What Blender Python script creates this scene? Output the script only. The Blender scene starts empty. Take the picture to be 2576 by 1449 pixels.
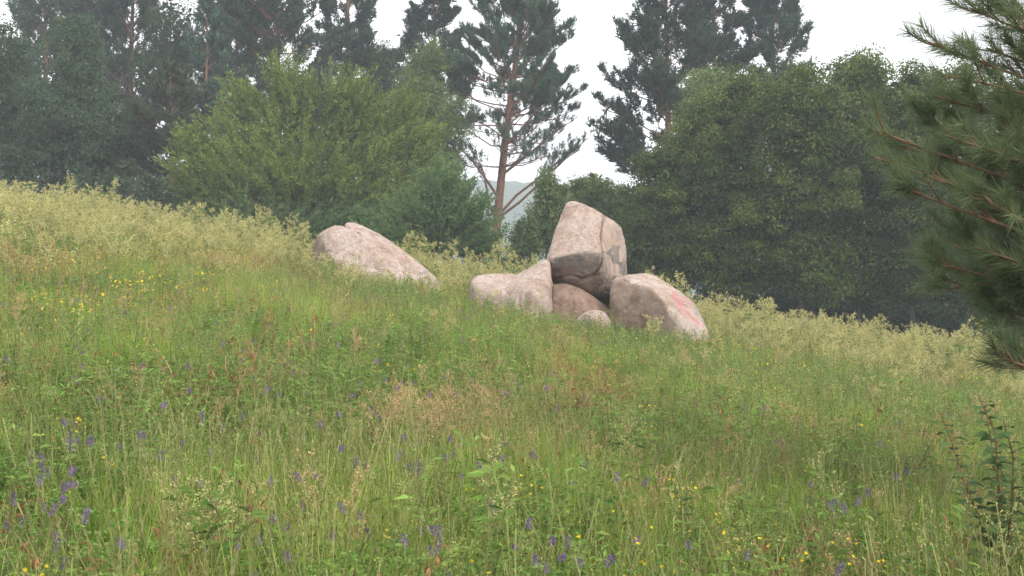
import bpy, bmesh, math
import numpy as np
from mathutils import Vector

# ------------------------------------------------------------------ camera, sky, sun, exposure
scene = bpy.context.scene
COL = scene.collection
EYE = 1.6
F = 2962.0                       # focal length in 2576-wide photo units (hfov 47 deg)
cam_d = bpy.data.cameras.new('camera')
cam_d.sensor_width = 36.0
cam_d.lens = 36.0 * F / 2576.0
cam_d.clip_start = 0.05
cam_d.clip_end = 2000
cam = bpy.data.objects.new('camera', cam_d)
cam.location = (0, 0, EYE)
cam.rotation_euler = (math.radians(90), 0, 0)
COL.objects.link(cam)
scene.camera = cam

SUN_DIR = Vector((0.62, -0.55, 0.78)).normalized()      # towards the sun
sun_d = bpy.data.lights.new('sun', 'SUN')
sun_d.energy = 2.0
sun_d.angle = math.radians(14)
sun_d.color = (1.0, 0.93, 0.83)
sun = bpy.data.objects.new('sun', sun_d)
sun.rotation_euler = (-SUN_DIR).to_track_quat('-Z', 'Y').to_euler()
sun.location = (20, -20, 30)
COL.objects.link(sun)

world = bpy.data.worlds.new('World')
scene.world = world
world.use_nodes = True
wn, wl = world.node_tree.nodes, world.node_tree.links
wn.clear()
sky = wn.new('ShaderNodeTexSky')
sky.sky_type = 'NISHITA'
sky.sun_disc = False
sky.sun_elevation = math.asin(SUN_DIR.z)
sky.sun_rotation = math.atan2(SUN_DIR.x, SUN_DIR.y)
sky.dust_density = 6.0
sky.air_density = 1.0
bg1 = wn.new('ShaderNodeBackground'); bg1.inputs[1].default_value = 0.12
bg2 = wn.new('ShaderNodeBackground')                      # even white cloud layer
bg2.inputs[0].default_value = (1.0, 0.99, 1.0, 1); bg2.inputs[1].default_value = 1.85
mixw = wn.new('ShaderNodeMixShader'); mixw.inputs[0].default_value = 0.82
wout = wn.new('ShaderNodeOutputWorld')
wl.new(sky.outputs[0], bg1.inputs[0])
wl.new(bg1.outputs[0], mixw.inputs[1]); wl.new(bg2.outputs[0], mixw.inputs[2])
wl.new(mixw.outputs[0], wout.inputs[0])

scene.view_settings.view_transform = 'Standard'
scene.view_settings.look = 'None'
scene.view_settings.exposure = 0.2
scene.view_settings.gamma = 1.0
scene.view_settings.use_curve_mapping = False
scene.render.engine = 'CYCLES'
cy = scene.cycles
cy.max_bounces = 4; cy.diffuse_bounces = 2; cy.glossy_bounces = 1
cy.transmission_bounces = 3; cy.volume_bounces = 0; cy.transparent_max_bounces = 2
cy.use_light_tree = False
cy.use_adaptive_sampling = True; cy.adaptive_threshold = 0.03
cy.use_denoising = True

# ------------------------------------------------------------------ helpers
def rngf(seed): return np.random.default_rng(seed)

def P(px, py, Y):
    """photo position (2576 wide) at distance Y -> world point"""
    return np.array([(px - 1288.0) / F * Y, Y, EYE + (724.0 - py) / F * Y])

def nrm(a):
    a = np.asarray(a, float)
    return a / np.maximum(np.linalg.norm(a, axis=-1, keepdims=True), 1e-9)

def hash2(ix, iy, s):
    h = np.sin(ix * 127.1 + iy * 311.7 + s * 74.7) * 43758.5453
    return h - np.floor(h)

def noise2(x, y, s=0.0):
    x = np.asarray(x, float); y = np.asarray(y, float)
    ix, iy = np.floor(x), np.floor(y)
    fx, fy = x - ix, y - iy
    fx = fx * fx * (3 - 2 * fx); fy = fy * fy * (3 - 2 * fy)
    a = hash2(ix, iy, s); b = hash2(ix + 1, iy, s); c = hash2(ix, iy + 1, s); d = hash2(ix + 1, iy + 1, s)
    return (a * (1 - fx) + b * fx) * (1 - fy) + (c * (1 - fx) + d * fx) * fy

def fbm2(x, y, s=0.0, o=3):
    t = 0; a = 0.5; n = 0
    for i in range(o):
        t = t + a * noise2(np.asarray(x) * 2 ** i, np.asarray(y) * 2 ** i, s + i * 3.1); n += a; a *= 0.5
    return t / n

def hash3(ix, iy, iz, s):
    h = np.sin(ix * 127.1 + iy * 311.7 + iz * 191.3 + s * 74.7) * 43758.5453
    return h - np.floor(h)

def noise3(p, s=0.0):
    i = np.floor(p); f = p - i; f = f * f * (3 - 2 * f)
    r = 0
    for dx in (0, 1):
        for dy in (0, 1):
            for dz in (0, 1):
                w = (f[:, 0] if dx else 1 - f[:, 0]) * (f[:, 1] if dy else 1 - f[:, 1]) * (f[:, 2] if dz else 1 - f[:, 2])
                r = r + w * hash3(i[:, 0] + dx, i[:, 1] + dy, i[:, 2] + dz, s)
    return r

def fbm3(p, s=0.0, o=4):
    t = 0; a = 0.5; n = 0
    for k in range(o):
        t = t + a * noise3(p * 2 ** k, s + k * 5.3); n += a; a *= 0.5
    return t / n

class MB:
    """collects triangles into one mesh"""
    def __init__(self): self.V = []; self.Fc = []; self.M = []; self.T = []; self.n = 0
    def add(self, V, Fc, mat=0, tint=0.0):
        V = np.asarray(V, float).reshape(-1, 3); Fc = np.asarray(Fc, int).reshape(-1, 3)
        self.V.append(V); self.Fc.append(Fc + self.n); self.n += len(V)
        self.M.append(np.full(len(Fc), mat)); self.T.append(np.broadcast_to(np.asarray(tint, float), (len(V),)))
        return self
    def mesh(self, name, mats, smooth=False):
        V = np.concatenate(self.V); Fc = np.concatenate(self.Fc); M = np.concatenate(self.M); T = np.concatenate(self.T)
        return raw_mesh(name, V, Fc, mats, M, T, smooth)

def raw_mesh(name, V, Fc, mats, M=None, T=None, smooth=False):
    me = bpy.data.meshes.new(name)
    me.vertices.add(len(V)); me.vertices.foreach_set('co', np.ascontiguousarray(V, np.float32).ravel())
    k = Fc.shape[1]
    me.loops.add(len(Fc) * k); me.loops.foreach_set('vertex_index', np.ascontiguousarray(Fc, np.int32).ravel())
    me.polygons.add(len(Fc)); me.polygons.foreach_set('loop_start', np.arange(0, len(Fc) * k, k, dtype=np.int32))
    for m in (mats if isinstance(mats, (list, tuple)) else [mats]): me.materials.append(m)
    if M is not None: me.polygons.foreach_set('material_index', np.ascontiguousarray(M, np.int32))
    me.polygons.foreach_set('use_smooth', np.full(len(Fc), bool(smooth)))
    if T is not None:
        at = me.attributes.new('tint', 'FLOAT', 'POINT'); at.data.foreach_set('value', np.ascontiguousarray(T, np.float32))
    me.update(calc_edges=True); me.validate()
    return me

def obj(name, me, parent=None, **props):
    o = bpy.data.objects.new(name, me); COL.objects.link(o)
    if parent is not None: o.parent = parent
    for k, v in props.items(): o[k] = v
    return o

def thing(name, label, cat, loc=(0, 0, 0), rz=0.0, group=None, scale=1.0):
    o = bpy.data.objects.new(name, None); COL.objects.link(o)
    o.empty_display_size = 0.1
    o.location = loc; o.rotation_euler = (0, 0, rz); o.scale = (scale,) * 3
    o['label'] = label; o['category'] = cat
    if group: o['group'] = group
    return o

def tubes(Pp, R, sides=5):
    """n tapered tubes: Pp (n,k,3), R (n,k) -> V,F"""
    Pp = np.asarray(Pp, float); R = np.asarray(R, float); n, k, _ = Pp.shape
    T = nrm(np.gradient(Pp, axis=1))
    ref = np.where(np.abs(T[..., 2:3]) > 0.8, np.array([1.0, 0.05, 0]), np.array([0.05, 0.1, 1.0]))
    ref = ref[:, :1, :].repeat(k, 1)
    U = nrm(np.cross(T, ref)); W = np.cross(T, U)
    a = np.arange(sides) * 2 * math.pi / sides
    V = Pp[:, :, None, :] + R[:, :, None, None] * (np.cos(a)[None, None, :, None] * U[:, :, None, :] + np.sin(a)[None, None, :, None] * W[:, :, None, :])
    V = V.reshape(-1, 3)
    b = np.arange(n)[:, None, None] * k * sides + np.arange(k - 1)[None, :, None] * sides
    j = np.arange(sides)[None, None, :]; j2 = (j + 1) % sides
    q = np.stack([b + j, b + j2, b + sides + j2, b + sides + j], -1).reshape(-1, 4)
    Fc = np.concatenate([q[:, [0, 1, 2]], q[:, [0, 2, 3]]])
    return V, Fc

def ribbon(pts, w, side):
    """flat strip along a polyline"""
    pts = np.asarray(pts, float); w = np.asarray(w, float)[:, None]; side = nrm(side)
    V = np.stack([pts - side * w / 2, pts + side * w / 2], 1).reshape(-1, 3)
    k = len(pts); i = np.arange(k - 1) * 2
    Fc = np.concatenate([np.stack([i, i + 1, i + 3], 1), np.stack([i, i + 3, i + 2], 1)])
    return V, Fc

def leaves(pos, axis, L, W, rng, droop=0.0):
    """n folded rhombic leaves, 2 triangles each (folded along the midrib)"""
    n = len(pos); a = nrm(axis); s = nrm(np.cross(a, rng.normal(size=(n, 3)))); nr = np.cross(a, s)
    L = np.broadcast_to(L, (n,))[:, None]; W = np.broadcast_to(W, (n,))[:, None]
    tip = pos + a * L - np.array([0, 0, 1.0]) * L * droop
    mid = pos + a * L * 0.45
    l = mid + s * W / 2 + nr * W * 0.12; r = mid - s * W / 2 + nr * W * 0.12
    V = np.stack([pos, l, tip, r], 1).reshape(-1, 3)
    i = np.arange(n) * 4
    Fc = np.concatenate([np.stack([i, i + 1, i + 2], 1), np.stack([i, i + 2, i + 3], 1)])
    return V, Fc

def shoots(pos, axis, ln, rng, K=14, nl=0.13, nw=0.026, spread=0.7):
    """needle brushes: K narrow triangles along each shoot"""
    n = len(pos); a = nrm(axis)
    u = nrm(np.cross(a, rng.normal(size=(n, 3)))); v = np.cross(a, u)
    ph = rng.uniform(0, 2 * math.pi, (n, K)); t = rng.uniform(0.0, 1.0, (n, K))
    rad = np.cos(ph)[..., None] * u[:, None] + np.sin(ph)[..., None] * v[:, None]
    b = pos[:, None] + a[:, None] * (t * np.broadcast_to(ln, (n,))[:, None])[..., None]
    d = nrm(a[:, None] * 0.8 + rad * spread + rng.normal(size=(n, K, 3)) * 0.12)
    tip = b + d * (nl * rng.uniform(0.75, 1.15, (n, K)))[..., None]
    s = nrm(np.cross(d, rng.normal(size=(n, K, 3)))) * nw / 2
    V = np.stack([b - s, b + s, tip], 2).reshape(-1, 3)
    Fc = np.arange(n * K * 3).reshape(-1, 3)
    return V, Fc

# ------------------------------------------------------------------ materials
def new_mat(name):
    m = bpy.data.materials.new(name); m.use_nodes = True
    nt = m.node_tree; nt.nodes.clear()
    return m, nt.nodes, nt.links

def leaf_mat(name, ca, cb, cdry=None, transl=0.35, rough=0.6, spec=0.10, rnd=0.35):
    """colour runs from ca to cb with the 'tint' of the leaf; instanced plants also have a 'dry' amount"""
    m, N, L = new_mat(name)
    at = N.new('ShaderNodeAttribute'); at.attribute_name = 'tint'
    mx = N.new('ShaderNodeMix'); mx.data_type = 'RGBA'
    mx.inputs[6].default_value = (*ca, 1); mx.inputs[7].default_value = (*cb, 1)
    L.new(at.outputs['Fac'], mx.inputs[0])
    col = mx.outputs[2]
    if cdry is not None:
        ad = N.new('ShaderNodeAttribute'); ad.attribute_type = 'INSTANCER'; ad.attribute_name = 'dry'
        m2 = N.new('ShaderNodeMix'); m2.data_type = 'RGBA'; m2.inputs[7].default_value = (*cdry, 1)
        L.new(ad.outputs['Fac'], m2.inputs[0]); L.new(col, m2.inputs[6]); col = m2.outputs[2]
    if rnd:
        oi = N.new('ShaderNodeObjectInfo')
        mr = N.new('ShaderNodeMapRange'); mr.inputs[3].default_value = 1 - rnd; mr.inputs[4].default_value = 1 + rnd
        hs = N.new('ShaderNodeHueSaturation')
        L.new(oi.outputs['Random'], mr.inputs[0]); L.new(mr.outputs[0], hs.inputs['Value']); L.new(col, hs.inputs['Color']); col = hs.outputs[0]
    b = N.new('ShaderNodeBsdfPrincipled'); b.inputs['Roughness'].default_value = rough
    b.inputs['Specular IOR Level'].default_value = spec
    L.new(col, b.inputs['Base Color'])
    out = N.new('ShaderNodeOutputMaterial')
    if transl:
        t = N.new('ShaderNodeBsdfTranslucent'); ms = N.new('ShaderNodeMixShader'); ms.inputs[0].default_value = transl
        L.new(col, t.inputs[0]); L.new(b.outputs[0], ms.inputs[1]); L.new(t.outputs[0], ms.inputs[2]); L.new(ms.outputs[0], out.inputs[0])
    else:
        L.new(b.outputs[0], out.inputs[0])
    return m

def bark_mat(name, ca, cb, scale=6.0):
    m, N, L = new_mat(name)
    tc = N.new('ShaderNodeTexCoord'); mp = N.new('ShaderNodeMapping'); mp.inputs['Scale'].default_value = (scale, scale, scale * 0.25)
    nz = N.new('ShaderNodeTexNoise'); nz.inputs['Scale'].default_value = 3.0; nz.inputs['Detail'].default_value = 5
    rp = N.new('ShaderNodeValToRGB')
    rp.color_ramp.elements[0].position = 0.35; rp.color_ramp.elements[0].color = (*ca, 1)
    rp.color_ramp.elements[1].position = 0.65; rp.color_ramp.elements[1].color = (*cb, 1)
    bp = N.new('ShaderNodeBump'); bp.inputs['Strength'].default_value = 0.6; bp.inputs['Distance'].default_value = 0.03
    b = N.new('ShaderNodeBsdfPrincipled'); b.inputs['Roughness'].default_value = 0.9
    out = N.new('ShaderNodeOutputMaterial')
    L.new(tc.outputs['Object'], mp.inputs[0]); L.new(mp.outputs[0], nz.inputs[0]); L.new(nz.outputs[0], rp.inputs[0])
    L.new(nz.outputs[0], bp.inputs['Height']); L.new(bp.outputs[0], b.inputs['Normal'])
    L.new(rp.outputs[0], b.inputs['Base Color']); L.new(b.outputs[0], out.inputs[0])
    return m

M_NEEDLE = leaf_mat('pine_needles', (0.042, 0.085, 0.060), (0.115, 0.185, 0.115), transl=0.15)
M_NEEDLE_BROWN = leaf_mat('pine_needles_brownish', (0.045, 0.070, 0.045), (0.12, 0.115, 0.065), transl=0.15)
M_NEEDLE_NEAR = leaf_mat('pine_needles_near', (0.105, 0.150, 0.070), (0.22, 0.275, 0.135), transl=0.3, rnd=0)
M_WILLOW = leaf_mat('willow_leaves', (0.085, 0.150, 0.036), (0.36, 0.44, 0.095), transl=0.35)
M_SHRUB = leaf_mat('shrub_leaves', (0.060, 0.115, 0.045), (0.17, 0.245, 0.085), transl=0.35)
M_ALDER = leaf_mat('alder_leaves', (0.026, 0.056, 0.014), (0.235, 0.300, 0.072), transl=0.3, rnd=0.15)
M_BIRCH = leaf_mat('birch_leaves', (0.11, 0.165, 0.060), (0.25, 0.32, 0.11), transl=0.35, rnd=0.15)
M_POPLAR = leaf_mat('poplar_leaves', (0.038, 0.075, 0.042), (0.125, 0.185, 0.090), transl=0.3, rnd=0.15)
M_PINEBARK = bark_mat('pine_bark', (0.17, 0.085, 0.055), (0.30, 0.165, 0.105))
M_DARKBARK = bark_mat('dark_bark', (0.05, 0.042, 0.035), (0.11, 0.095, 0.08))
M_BIRCHBARK = bark_mat('birch_bark', (0.12, 0.11, 0.10), (0.55, 0.53, 0.49), 3.0)

# ------------------------------------------------------------------ terrain
_ya = np.array([-120, 0, 4, 12, 21.5, 24, 27, 29, 32, 38, 45, 60, 120, 600.])
_aa = np.array([-0.6, 0, .05, .42, .86, .95, 1.26, 1.40, 1.22, .60, .35, .2, 0, 0])
_ys = np.array([-120, 0, 4, 15, 30, 38, 60, 120, 600.])
_ss = np.array([0, .05, .08, .165, .18, .13, .05, .01, 0])
def H(x, y):
    x = np.asarray(x, float); y = np.asarray(y, float)
    a = (np.interp(y, _ya, _aa) + np.interp(y - 1.2, _ya, _aa) + np.interp(y + 1.2, _ya, _aa)) / 3
    s = np.interp(y, _ys, _ss)
    xs = 16 * np.tanh(x / 16)
    return a - s * xs + 0.16 * (fbm2(x * 0.35 + 9, y * 0.35, 2.0) - 0.5)

def hit(px, py, h=0.0, ymax=40.0):
    """where the ray through a photo position meets the ground raised by h"""
    Y = np.arange(2.5, ymax, 0.04)
    x = (px - 1288.0) / F * Y; z = EYE + (724.0 - py) / F * Y
    ok = np.nonzero(z <= H(x, Y) + h)[0]
    i = ok[0] if len(ok) else len(Y) - 1
    return x[i], Y[i]

def ground():
    gx = np.concatenate([np.linspace(-500, -32, 40), np.linspace(-30, 30, 91), np.linspace(32, 500, 40)])
    gy = np.concatenate([np.linspace(-110, -2, 20), np.linspace(-1, 46, 72), np.linspace(48, 520, 60)])
    X, Y = np.meshgrid(gx, gy); Z = H(X, Y)
    V = np.stack([X, Y, Z], -1).reshape(-1, 3)
    nx, ny = len(gx), len(gy)
    i = (np.arange(ny - 1)[:, None] * nx + np.arange(nx - 1)[None]).ravel()
    Fc = np.stack([i, i + 1, i + nx + 1, i + nx], 1)
    m, N, L = new_mat('meadow_soil')
    tc = N.new('ShaderNodeTexCoord')
    n1 = N.new('ShaderNodeTexNoise'); n1.inputs['Scale'].default_value = 0.6; n1.inputs['Detail'].default_value = 6
    n2 = N.new('ShaderNodeTexNoise'); n2.inputs['Scale'].default_value = 14; n2.inputs['Detail'].default_value = 6
    r1 = N.new('ShaderNodeValToRGB')
    r1.color_ramp.elements[0].position = 0.3; r1.color_ramp.elements[0].color = (0.055, 0.075, 0.025, 1)
    r1.color_ramp.elements[1].position = 0.7; r1.color_ramp.elements[1].color = (0.12, 0.12, 0.05, 1)
    mx = N.new('ShaderNodeMix'); mx.data_type = 'RGBA'; mx.blend_type = 'MULTIPLY'; mx.inputs[0].default_value = 0.7
    bp = N.new('ShaderNodeBump'); bp.inputs['Distance'].default_value = 0.05
    b = N.new('ShaderNodeBsdfPrincipled'); b.inputs['Roughness'].default_value = 0.95
    out = N.new('ShaderNodeOutputMaterial')
    L.new(tc.outputs['Object'], n1.inputs[0]); L.new(tc.outputs['Object'], n2.inputs[0])
    L.new(n1.outputs[0], r1.inputs[0]); L.new(r1.outputs[0], mx.inputs[6]); L.new(n2.outputs[1], mx.inputs[7])
    L.new(n2.outputs[0], bp.inputs['Height']); L.new(bp.outputs[0], b.inputs['Normal'])
    L.new(mx.outputs[2], b.inputs['Base Color']); L.new(b.outputs[0], out.inputs[0])
    o = obj('ground', raw_mesh('ground', V, Fc, m, smooth=True)); o['kind'] = 'structure'

def hill():
    x = np.linspace(-495, 495, 330); t = np.linspace(0, 1, 40)
    X, T = np.meshgrid(x, t)
    ridge = 38 + 3.5 * np.cos((X + 60) / 110) - 0.05 * np.clip(X, 0, 300) + 3 * (fbm2(X * 0.02, X * 0 + 3, 4) - 0.5)
    prof = np.sin(np.clip(T, 0, 1) * math.pi) ** 0.8
    Y = 390 + T * 110 + 10 * np.sin(X / 90)
    Z = -0.6 + ridge * prof + 3.0 * fbm2(X * 0.25, Y * 0.25, 7) * prof
    V = np.stack([X, Y, Z], -1).reshape(-1, 3)
    nx = len(x); i = (np.arange(len(t) - 1)[:, None] * nx + np.arange(nx - 1)[None]).ravel()
    Fc = np.stack([i, i + 1, i + nx + 1, i + nx], 1)
    m = leaf_mat('forest_hill', (0.04, 0.075, 0.05), (0.09, 0.13, 0.07), transl=0, rnd=0)
    T_ = fbm2(V[:, 0] * 0.2, V[:, 1] * 0.2, 5)
    o = obj('hill', raw_mesh('hill', V, Fc, m, None, T_, True)); o['kind'] = 'structure'

ground()
hill()

# ------------------------------------------------------------------ boulders
def rock_mat(name, base, stain, dark, stain_amt=0.5, lichen=0.3):
    m, N, L = new_mat(name)
    tc = N.new('ShaderNodeTexCoord')
    def nz(scale, det=8, rough=0.6):
        n = N.new('ShaderNodeTexNoise'); n.inputs['Scale'].default_value = scale; n.inputs['Detail'].default_value = det
        n.inputs['Roughness'].default_value = rough; L.new(tc.outputs['Object'], n.inputs[0]); return n
    def ramp(src, p0, p1, c0=(0, 0, 0), c1=(1, 1, 1)):
        r = N.new('ShaderNodeValToRGB'); r.color_ramp.elements[0].position = p0; r.color_ramp.elements[1].position = p1
        r.color_ramp.elements[0].color = (*c0, 1); r.color_ramp.elements[1].color = (*c1, 1); L.new(src, r.inputs[0]); return r.outputs[0]
    def mix(fac, a, b, mode='MIX'):
        x = N.new('ShaderNodeMix'); x.data_type = 'RGBA'; x.blend_type = mode
        for s, v in ((0, fac), (6, a), (7, b)):
            if isinstance(v, (int, float)): x.inputs[s].default_value = v
            elif isinstance(v, tuple): x.inputs[s].default_value = (*v, 1)
            else: L.new(v, x.inputs[s])
        return x.outputs[2]
    big = nz(1.3, 6); mid = nz(5, 8, 0.65); fine = nz(60, 4, 0.7); spk = nz(140, 2, 0.5)
    c = mix(ramp(big.outputs[0], 0.42, 0.64), base, stain)
    c = mix(ramp(mid.outputs[0], 0.48, 0.72), c, tuple(min(1, v * 1.22) for v in base))
    c = mix(ramp(nz(2.4, 9, 0.7).outputs[0], 0.58, 0.66, (0, 0, 0), (lichen,) * 3), c, dark)
    gr = nz(26, 5, 0.75)
    c = mix(0.75, c, ramp(gr.outputs[0], 0.32, 0.68, (0.62, 0.58, 0.56), (1.22, 1.22, 1.22)), 'MULTIPLY')
    mp = N.new('ShaderNodeMapping'); mp.inputs['Scale'].default_value = (5, 5, 0.9); L.new(tc.outputs['Object'], mp.inputs[0])
    sk = N.new('ShaderNodeTexNoise'); sk.inputs['Scale'].default_value = 1.6; sk.inputs['Detail'].default_value = 6; L.new(mp.outputs[0], sk.inputs[0])
    c = mix(0.6, c, ramp(sk.outputs[0], 0.38, 0.58, (0.70, 0.64, 0.58), (1.08, 1.08, 1.08)), 'MULTIPLY')
    c = mix(0.35, c, ramp(fine.outputs[0], 0.3, 0.7, (0.55, 0.52, 0.5), (1.2, 1.2, 1.2)), 'MULTIPLY')
    c = mix(ramp(spk.outputs[0], 0.60, 0.68, (0, 0, 0), (0.55,) * 3), c, (0.12, 0.10, 0.095))
    # darker fresh patch, paint and their masks sit on the stone itself
    ap = N.new('ShaderNodeAttribute'); ap.attribute_name = 'grey_patch'
    c = mix(ap.outputs['Fac'], c, mix(ramp(mid.outputs[0], 0.4, 0.65), (0.25, 0.235, 0.225), (0.38, 0.355, 0.335)))
    a2 = N.new('ShaderNodeAttribute'); a2.attribute_name = 'paint'
    wear = ramp(nz(13, 6, 0.75).outputs[0], 0.44, 0.56)
    pm = N.new('ShaderNodeMath'); pm.operation = 'MULTIPLY'; L.new(a2.outputs['Fac'], pm.inputs[0]); L.new(wear, pm.inputs[1])
    c = mix(pm.outputs[0], c, (0.60, 0.20, 0.23))
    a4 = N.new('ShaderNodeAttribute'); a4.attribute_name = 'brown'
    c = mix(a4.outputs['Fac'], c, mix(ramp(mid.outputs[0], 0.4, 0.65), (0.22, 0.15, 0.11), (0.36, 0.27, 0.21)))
    a3 = N.new('ShaderNodeAttribute'); a3.attribute_name = 'lichen'
    c = mix(a3.outputs['Fac'], c, (0.17, 0.165, 0.155))
    bp = N.new('ShaderNodeBump'); bp.inputs['Strength'].default_value = 0.9; bp.inputs['Distance'].default_value = 0.05
    L.new(gr.outputs[0], bp.inputs['Height'])
    bp2 = N.new('ShaderNodeBump'); bp2.inputs['Strength'].default_value = 0.5; bp2.inputs['Distance'].default_value = 0.006
    L.new(fine.outputs[0], bp2.inputs['Height']); L.new(bp.outputs[0], bp2.inputs['Normal'])
    b = N.new('ShaderNodeBsdfPrincipled'); b.inputs['Roughness'].default_value = 0.85; b.inputs['Specular IOR Level'].default_value = 0.25
    L.new(c, b.inputs['Base Color']); L.new(bp2.outputs[0], b.inputs['Normal'])
    out = N.new('ShaderNodeOutputMaterial'); L.new(b.outputs[0], out.inputs[0])
    return m

def Z(zx, zy, Y):                       # measured on an enlarged crop of the photo
    return P(zx * 0.4464 + 718.75, zy * 0.4464 + 460.0, Y)

def hull_planes(pts):
    bm = bmesh.new()
    for p in pts: bm.verts.new(p)
    r = bmesh.ops.convex_hull(bm, input=bm.verts)
    bm.normal_update()
    c = np.mean(pts, 0)
    pl = []
    for f in bm.faces:
        n = np.array(f.normal); d = float(n @ np.array(f.verts[0].co))
        if n @ c > d: n, d = -n, -d
        pl.append((*n, d))
    bm.free()
    return np.array(pl)

def polydist(q, a, b):
    a = np.asarray(a, float); b = np.asarray(b, float)
    t = np.clip(((q - a) @ (b - a)) / ((b - a) @ (b - a)), 0, 1)
    return np.linalg.norm(q - (a + t[:, None] * (b - a)), axis=1)

def zoomcoord(W):                      # world -> the crop's measuring grid
    px = W[:, 0] / W[:, 1] * F + 1288; py = 724 - (W[:, 2] - EYE) / W[:, 1] * F
    return np.stack([(px - 718.75) / 0.4464, (py - 460) / 0.4464], 1)

def in_poly(q, poly):
    r = np.zeros(len(q), bool); n = len(poly)
    for i in range(n):
        (x1, y1), (x2, y2) = poly[i], poly[(i + 1) % n]
        c = ((y1 > q[:, 1]) != (y2 > q[:, 1])) & (q[:, 0] < (x2 - x1) * (q[:, 1] - y1) / (y2 - y1 + 1e-9) + x1)
        r ^= c
    return r

def boulder(name, label, hulls, center, mat, sub=7, p=34, amp=0.05, seed=1, cracks=(), steps=(), paint=(), grey=(), lichen=(), brown=()):
    center = np.asarray(center, float)
    bm = bmesh.new(); bmesh.ops.create_icosphere(bm, subdivisions=sub, radius=1.0)
    D = np.array([v.co[:] for v in bm.verts]); Fc = np.array([[v.index for v in f.verts] for f in bm.faces]); bm.free()
    D = nrm(D)
    r = np.zeros(len(D))
    for h in hulls:
        pl = hull_planes([np.asarray(q) - center for q in h])
        n, d = pl[:, :3], np.maximum(pl[:, 3], 0.05)
        q = np.maximum(D @ n.T / d, 1e-6)
        m = q.max(1, keepdims=True)
        rr = 1.0 / (m[:, 0] * ((q / m) ** p).sum(1) ** (1.0 / p))
        r = np.maximum(r, rr)
    V = D * (r * 1.02)[:, None]
    # weathering: broad dents, facet chips, grain
    dn = amp * 1.6 * (fbm3(V * 1.3 + seed, seed, 3) - 0.5) + amp * 0.7 * (fbm3(V * 5.0 + seed, seed + 9) - 0.5)
    rid = np.abs(fbm3(V * 2.3 + 7 * seed, seed + 4, 3) - 0.5)
    dn -= amp * 0.30 * np.clip(0.02 - rid, 0, 1) / 0.02
    dn += 0.012 * (noise3(V * 22, seed + 2) - 0.5) + 0.008 * (noise3(V * 45, seed + 3) - 0.5)
    V = V + D * dn[:, None]
    q = zoomcoord(V + center); front = D[:, 1] < 0.35
    for pts, w, dep in cracks:
        dist = np.min([polydist(q, a, b) for a, b in zip(pts[:-1], pts[1:])], 0)
        V = V - D * (dep * np.exp(-(dist / w) ** 2) * front)[:, None]
    for poly, dep in steps:              # a slab set back or proud of the rest
        V = V + D * (dep * (in_poly(q, poly) & front))[:, None]
    me = raw_mesh(name, V, Fc, mat, smooth=True)
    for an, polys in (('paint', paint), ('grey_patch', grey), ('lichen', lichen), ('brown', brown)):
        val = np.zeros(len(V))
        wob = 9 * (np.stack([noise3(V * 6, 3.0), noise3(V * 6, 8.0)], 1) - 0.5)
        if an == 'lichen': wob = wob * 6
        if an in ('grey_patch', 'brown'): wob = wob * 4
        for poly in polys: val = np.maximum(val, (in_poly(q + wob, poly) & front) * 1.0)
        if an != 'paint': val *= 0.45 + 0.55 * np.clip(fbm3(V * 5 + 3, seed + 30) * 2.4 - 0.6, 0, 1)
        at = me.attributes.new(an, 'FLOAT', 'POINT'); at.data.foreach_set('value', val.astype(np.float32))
    o = obj(name, me, label=label, category='boulder'); o.location = center
    return o

M_R1 = rock_mat('pink_granite', (0.58, 0.485, 0.44), (0.48, 0.36, 0.295), (0.27, 0.24, 0.22))
M_R2 = rock_mat('tan_granite', (0.56, 0.465, 0.415), (0.49, 0.355, 0.27), (0.27, 0.24, 0.22))
M_R3 = rock_mat('brown_granite', (0.40, 0.29, 0.235), (0.33, 0.22, 0.165), (0.24, 0.19, 0.16))
M_R4 = rock_mat('pale_granite', (0.58, 0.495, 0.44), (0.47, 0.34, 0.255), (0.29, 0.27, 0.26))

tall = [Z(1625,95,22.9),Z(1585,108,23.1),Z(1555,165,22.7),Z(1700,123,22.9),Z(1795,176,22.6),Z(1862,212,22.9),Z(1902,262,23.1),
        Z(1912,400,23.1),Z(1925,525,23.2),Z(1533,230,22.5),Z(1488,362,22.25),Z(1462,440,22.4),Z(1490,435,21.95),Z(1640,392,21.8),
        Z(1790,385,21.85),Z(1800,470,21.95),Z(1500,552,22.5),Z(1560,572,22.45),Z(1660,592,22.3),Z(1742,625,22.35),Z(1800,605,22.3),
        Z(1880,540,22.5),Z(1915,520,22.8),Z(1600,150,23.6),Z(1850,250,23.8),Z(1480,440,23.3),Z(1900,525,23.9),Z(1740,735,23.75),Z(1890,720,23.85),Z(1600,720,23.6)]
boulder('boulder', 'tall upright tan granite boulder with a vertical crack, perched on top of the pile', [tall], Z(1700, 390, 22.75), M_R2,
        p=40, amp=0.05, seed=3,
        cracks=[([(1798,170),(1790,230),(1778,300),(1790,390),(1786,455),(1740,520),(1660,548)], 7, 0.10), ([(1510,545),(1600,520),(1700,548),(1770,520)], 6, 0.04)],
        steps=[([(1800,160),(1792,230),(1782,300),(1794,390),(1800,620),(2000,620),(2000,160)], -0.055)],
        grey=[[(1495,430),(1640,398),(1690,385),(1780,400),(1778,450),(1745,480),(1700,500),(1640,470),(1560,490),(1505,470)]],
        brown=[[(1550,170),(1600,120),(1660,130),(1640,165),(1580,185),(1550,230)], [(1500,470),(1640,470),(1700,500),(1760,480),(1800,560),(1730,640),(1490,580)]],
        lichen=[[(1815,385),(1850,365),(1885,360),(1900,420),(1870,460),(1850,420)], [(1880,440),(1930,430),(1930,540),(1885,525)]])

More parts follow.
